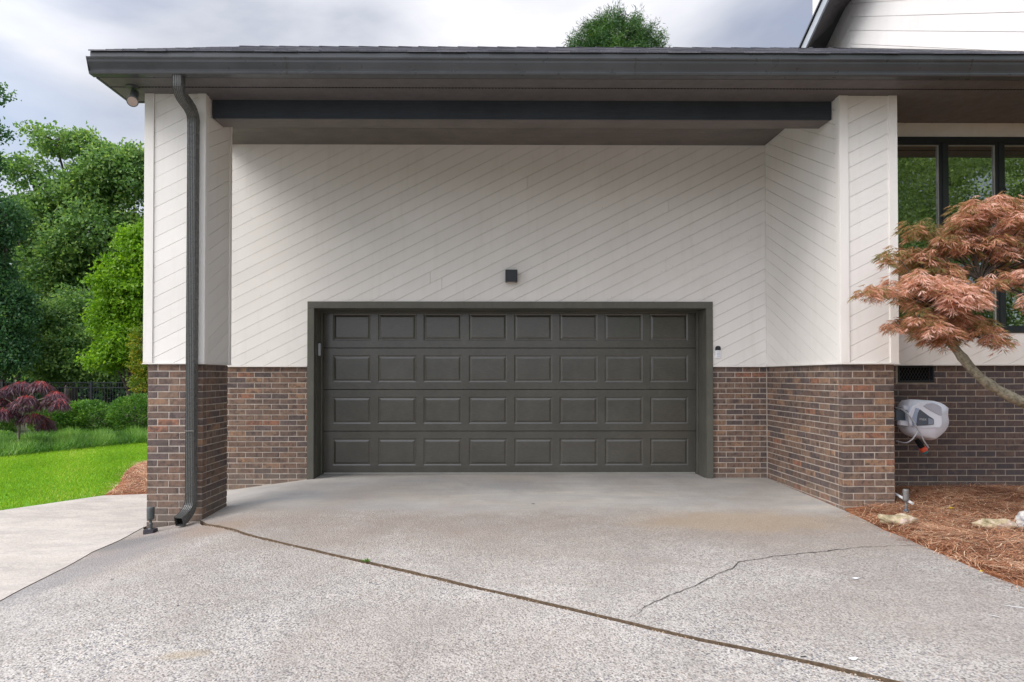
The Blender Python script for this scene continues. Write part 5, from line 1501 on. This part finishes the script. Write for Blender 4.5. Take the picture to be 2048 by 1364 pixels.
# shrubs
def shrub(px, py, Y, rx, rz, label, seed):
    c = at(px, py, Y); s = Y / F
    bl = [(c.x, c.y, c.z, rx * s, rx * s, rz * s)]
    t = empty('round_shrub', (c.x, c.y, GZ), label, 'shrub', 'round shrubs in the border')
    r = np.random.default_rng(seed)
    n = 9000; d = unit(r.normal(size=(n, 3))); rad = .72 + .28 * r.random(n) ** .5
    lump = 1 + .07 * np.sin(d[:, 0] * 9 + seed) * np.cos(d[:, 2] * 8) + .05 * np.sin(d[:, 1] * 13 + d[:, 2] * 11)
    P = np.array([[c.x, c.y, c.z]]) + d * (rad * lump)[:, None] * np.array([[rx * s, rx * s, rz * s]])
    k = P[:, 2] > GZ; P = P[k]; d = d[k]; n = len(P)
    D = unit(d * .8 + r.normal(size=P.shape) * .6 + np.array([[0, 0, .25]]))
    T = np.clip(.45 * r.random(n) + .35 * (np.sin(P[:, 0] * 9) * np.cos(P[:, 2] * 11) * .5 + .5) + .1, 0, 1)
    quads_mesh('foliage', leaves(P, D, r.uniform(.04, .075, n), .034), T, M['leaf_shrub'], t)
    mb = MB()
    for q in range(5):
        a = q * 1.26; mb.tube([(c.x, c.y, GZ), (c.x + math.cos(a) * rx * s * .3, c.y + math.sin(a) * rx * s * .3, c.z), (c.x + math.cos(a) * rx * s * .6, c.y + math.sin(a) * rx * s * .6, c.z + rz * s * .5)], [.02, .014, .006], 5)
    mb.obj('stems', M['bark'], t)
shrub(170, 842, 17.0, 62, 40, 'dark green rounded shrub right of the crimson maple', 31)
shrub(118, 838, 16.6, 52, 34, 'low green shrub directly behind the crimson maple', 32)
shrub(276, 832, 17.0, 54, 42, 'round clipped shrub next to the left brick pillar', 33)
shrub(-30, 850, 17.4, 50, 36, 'green shrub at the left edge behind the crimson maple', 34)
shrub(-5, 885, 15.2, 32, 20, 'small light green clump at the left edge of the border', 35)

shrub(385, 832, 17.2, 50, 38, 'round shrub hidden behind the left brick pillar', 36)
# crimson laceleaf maple
Yc = 13.6
cb = at(37, 905, Yc); cb.z = h(cb.x, cb.y)
tcm = empty('crimson_maple', cb, 'small crimson weeping maple at the edge of the lawn', 'tree')
mounds = [(20,795,26,20), (42,780,22,15), (80,790,26,24), (8,820,20,22), (52,812,20,18), (112,806,20,20), (98,822,30,18), (0,842,18,22), (15,838,22,18), (66,852,32,22), (92,858,14,16), (120,815,12,14), (-20,800,26,22), (35,825,20,18)]
VV = []; TT = []; r = np.random.default_rng(77)
tops = []
for (px, py, rx, rz) in mounds:
    c = at(px, py - rz * .6, Yc + r.uniform(-.35, .35)); s = Yc / F; tops.append(c)
    n = 150
    a = r.uniform(0, 2 * np.pi, n); u = np.sqrt(r.random(n)) 
    X = c.x + np.cos(a) * u * rx * s * .8; Yy = c.y + np.sin(a) * u * rx * s * .8; Z = c.z + (1 - u ** 2) * rz * s * .55
    base = np.stack([X, Yy, Z], 1)
    for k in range(5):
        out_ = np.stack([np.cos(a), np.sin(a), -.25 - .9 * u], 1)
        D = unit(out_ * (.35 + .6 * u)[:, None] + r.normal(size=(n, 3)) * .28 + np.array([[0, 0, -.55]]))
        L = r.uniform(.09, .20, n) * (.5 + .7 * u)
        V = leaves(base + r.normal(size=(n, 3)) * .012, D, L, .013, r=r)
        VV.append(V); TT.append(np.clip(.84 - .62 * u + r.normal(0, .17, n), 0, 1))
quads_mesh('foliage', np.concatenate(VV), np.concatenate(TT), M['leaf_crimson'], tcm)
mb = MB()
tr0 = [cb, cb + Vector((.0, 0, .25)), cb + Vector((.02, 0, .5)), cb + Vector((.0, .02, .78))]
mb.tube(smooth_pts(tr0, 3), [.030, .028, .027, .026, .025, .024, .023, .022, .021, .020][:10], 8)
for t in tops:
    mb.tube(smooth_pts([tr0[-1] if t.z > tr0[-1].z else tr0[2], tr0[-1].lerp(t, .5) + Vector((0, 0, .06)), t], 3), [.014, .012, .011, .009, .008, .006, .005], 6)
mb.obj('trunk', M['bark_maple'], tcm, smooth=True)

# pink laceleaf maple on the right
Ym = 5.95
tm = empty('laceleaf_maple', (5.75, 6.0, .0), 'leaning laceleaf maple with feathery pink and bronze leaves on the right', 'tree')
layers = [  # px, py, rx, rz, depth offset, tint bias
    (1762,578,62,15,-.1,.45),(1820,560,70,17,.0,.6),(1870,552,75,22,-.15,.7),(1905,575,85,24,-.2,.75),(1935,600,55,20,-.2,.8),(1800,500,44,13,.15,.15),(1775,520,30,8,.1,.2),
    (1850,505,70,20,.1,.4),(1905,492,70,18,.15,.45),(1860,528,60,14,.2,.3),(1850,452,45,14,.2,.2),(1905,440,75,18,.1,.4),(1960,412,70,15,.05,.45),(2020,400,60,16,.1,.55),(1990,430,80,20,.0,.55),
    (1950,470,80,20,.1,.5),(2020,460,60,22,.0,.6),(1990,505,50,16,.1,.5),(2030,545,50,20,-.1,.65),(2000,560,45,14,.0,.55),(1975,535,45,12,.15,.35),(2060,600,42,22,-.1,.75),(2045,490,50,20,.05,.55),
    (1850,600,50,14,.05,.25),(1880,625,70,22,-.1,.45),(1825,640,50,16,.0,.3),(1795,648,28,10,0,.4),(1865,655,62,20,.0,.3),(1925,640,60,18,-.1,.35),(1960,660,50,16,-.05,.35),(1990,680,35,12,-.1,.4),(1890,672,48,14,.1,.3),(1880,655,35,14,-.2,.8),
    (2100,440,80,24,0,.5),(2120,520,80,26,0,.5),(2130,600,70,26,0,.55),(2180,480,70,40,0,.5),(2070,410,70,18,.1,.5),(1830,590,40,14,.1,.3)]
VV = []; TT = []; r = np.random.default_rng(5); tops = []
sprays = []
rs = random.Random(9)
for (px, py, rx, rz, dy, tb_) in layers:
    m_ = max(3, int(rx / 11))
    for q in range(m_):
        a_ = rs.uniform(0, 6.28); u_ = math.sqrt(rs.random())
        sprays.append((px + math.cos(a_) * u_ * rx * .78, py + math.sin(a_) * u_ * rz * .5 + u_ * rz * .35, rx * rs.uniform(.24, .40) + 6, rz * rs.uniform(.45, .8) + 2, dy + rs.uniform(-.16, .16), tb_ + rs.uniform(-.15, .15), rs.random() < .45))
for (px, py, rx, rz, dy, tb_, keep_) in sprays:
    Yl = Ym + dy; c = at(px, py, Yl); s = Yl / F
    if keep_: tops.append(Vector((c.x, c.y, c.z - .02)))
    n = int((.75 if tb_ > .36 else .5) * rx * (rz + 8) / 10) + 8
    a = r.uniform(0, 2 * np.pi, n); u = np.sqrt(r.random(n))
    X = c.x + np.cos(a) * u * rx * s; Yy = c.y + np.sin(a) * u * rx * s * .75
    Z = c.z + (.55 - u ** 2 * 1.25) * rz * s + r.normal(0, .02, n) + .02 * np.sin(X * 31 + px) 
    base = np.stack([X, Yy, Z], 1)
    yaw = a + r.normal(0, .55, n)
    dirv = unit(np.stack([np.cos(yaw), np.sin(yaw), -.35 - .5 * u + r.normal(0, .15, n)], 1))
    side = unit(np.cross(dirv, np.array([[0, 0, 1.0]])))
    size = r.uniform(.75, 1.2, n)
    tl_ = np.clip(tb_ + .22 * np.sin(X * 23 + Yy * 17) + r.normal(0, .18, n), 0, 1)
    for ang in (-1.15, -.72, -.35, 0, .35, .72, 1.15):
        D = unit(dirv * math.cos(ang) + side * math.sin(ang) + np.array([[0, 0, -.22 * abs(ang)]]) + r.normal(size=(n, 3)) * .07)
        L = size * (.098 if abs(ang) < .1 else .088 - .022 * abs(ang))
        VV.append(leaves(base, D, L, .0062, r=r)); TT.append(np.clip(tl_ + r.normal(0, .16, n), 0, 1))
quads_mesh('foliage', np.concatenate(VV), np.concatenate(TT), M['leaf_maple'], tm)
mb = MB()
trk = [Vector((5.75, 6.02, -.05)), Vector((5.45, 6.02, .45)), at(2150, 850, 5.98), at(2048, 806, 5.95), at(1990, 776, 5.95), at(1950, 745, 5.95), at(1925, 715, 5.95), at(1905, 690, 5.95), at(1890, 668, 5.95)]
ps = smooth_pts(trk, 4); mb.tube(ps, [.058 - .030 * i / (len(ps) - 1) + rnd.uniform(-.004, .004) + (.006 if i % 7 == 3 else 0) for i in range(len(ps))], 10)
mb.obj('trunk', M['bark_maple'], tm, smooth=True)
mb = MB(); fk = trk[-1]
fk2 = at(1860, 610, 5.95); fk3 = at(1960, 560, 5.98)
mb.tube(smooth_pts([fk, fk.lerp(fk2, .5) + Vector((.02, 0, 0)), fk2], 4), [.020 - .0007 * i for i in range(9)], 7)
mb.tube(smooth_pts([fk, at(1930, 620, 5.97), fk3], 4), [.020 - .0007 * i for i in range(9)], 7)
for t in tops:
    b = min((fk, fk2, fk3), key=lambda q: (q - t).length)
    mid = b.lerp(t, .5) + Vector((0, 0, .035)); ps = smooth_pts([b, mid, t], 4)
    mb.tube(ps, [.0095 - .0008 * i for i in range(len(ps))], 5)
mb.obj('branches', M['bark'], tm, smooth=True)

# trees behind the camera, seen mirrored in the window
proto = tree('mirrored_tree', (13.5, -9.5, GZ - .2), [(13.5,-9.5,5.2,3.0,3.0,2.6), (15.2,-10,7.8,2.6,2.6,2.2), (12,-9.2,7.6,2.4,2.4,2.0), (14,-9.5,10.2,2.6,2.6,2.0), (12.5,-10,3.0,2.4,2.4,1.6)],
     mk_leaf('leaf_mirror', [(0, (0.12, 0.20, 0.08)), (0.5, (0.26, 0.37, 0.15)), (1, (0.46, 0.56, 0.24))], 0.5), 'leafy tree standing across the drive, mirrored in the house window', group='trees mirrored in the window', ncl=600, per=75, cr_=.33, L=.12, W=.08, r0=.2, seed=41, fork=.35)
for x, y, s, rz_, in ((18.5, -12.5, 1.1, 1.2), (9.2, -13.5, 1.05, 2.4), (23.5, -9.0, 1.15, 4.0), (15.5, -18, 1.3, 5.1), (28, -16, 1.3, .6)):
    o = proto.copy(); COL.objects.link(o); o.location = (x, y, GZ - .3); o.rotation_euler = (0, 0, rz_); o.scale = (s, s, s)
    for ch in proto.children:
        c = ch.copy(); COL.objects.link(c); c.parent = o

# ================================================================== fence
YFn = 28.0
fx0, fx1 = at(-60, 0, YFn).x, at(520, 0, YFn).x
tfn = empty('metal_fence', (fx0, YFn, GZ), 'black metal picket fence across the back of the garden', 'fence')
zt0 = at(100, 765, YFn).z; zb0 = GZ + .05
posts = [at(101, 0, YFn).x, at(189, 0, YFn).x]; dp_ = posts[1] - posts[0]; posts = [posts[0] + dp_ * k for k in range(-1, 5)]
for x in posts:
    mb = MB(); mb.box(x - .045, x + .045, YFn - .045, YFn + .045, GZ - .1, zt0 + .05); mb.obj('post', M['fence'], tfn, bevel=.006)
for z in (zt0, zt0 - .21, zb0 + .08):
    mb = MB(); mb.box(fx0, fx1, YFn - .016, YFn + .016, z - .018, z + .018); mb.obj('rail', M['fence'], tfn)
pm = None; x = fx0; k = 0
while x < fx1:
    if all(abs(x - p) > .06 for p in posts):
        if pm is None:
            mb = MB(); mb.box(-.009, .009, YFn - .009, YFn + .009, zb0, zt0 - .019); pm = mb.mesh('picket')
            pm.transform(Matrix.Translation((0, -YFn, -GZ))); pm.materials.append(M['fence'])
        o = bpy.data.objects.new('picket', pm); COL.objects.link(o); o.parent = tfn; o.location = (x - fx0, 0, 0)
    x += .112
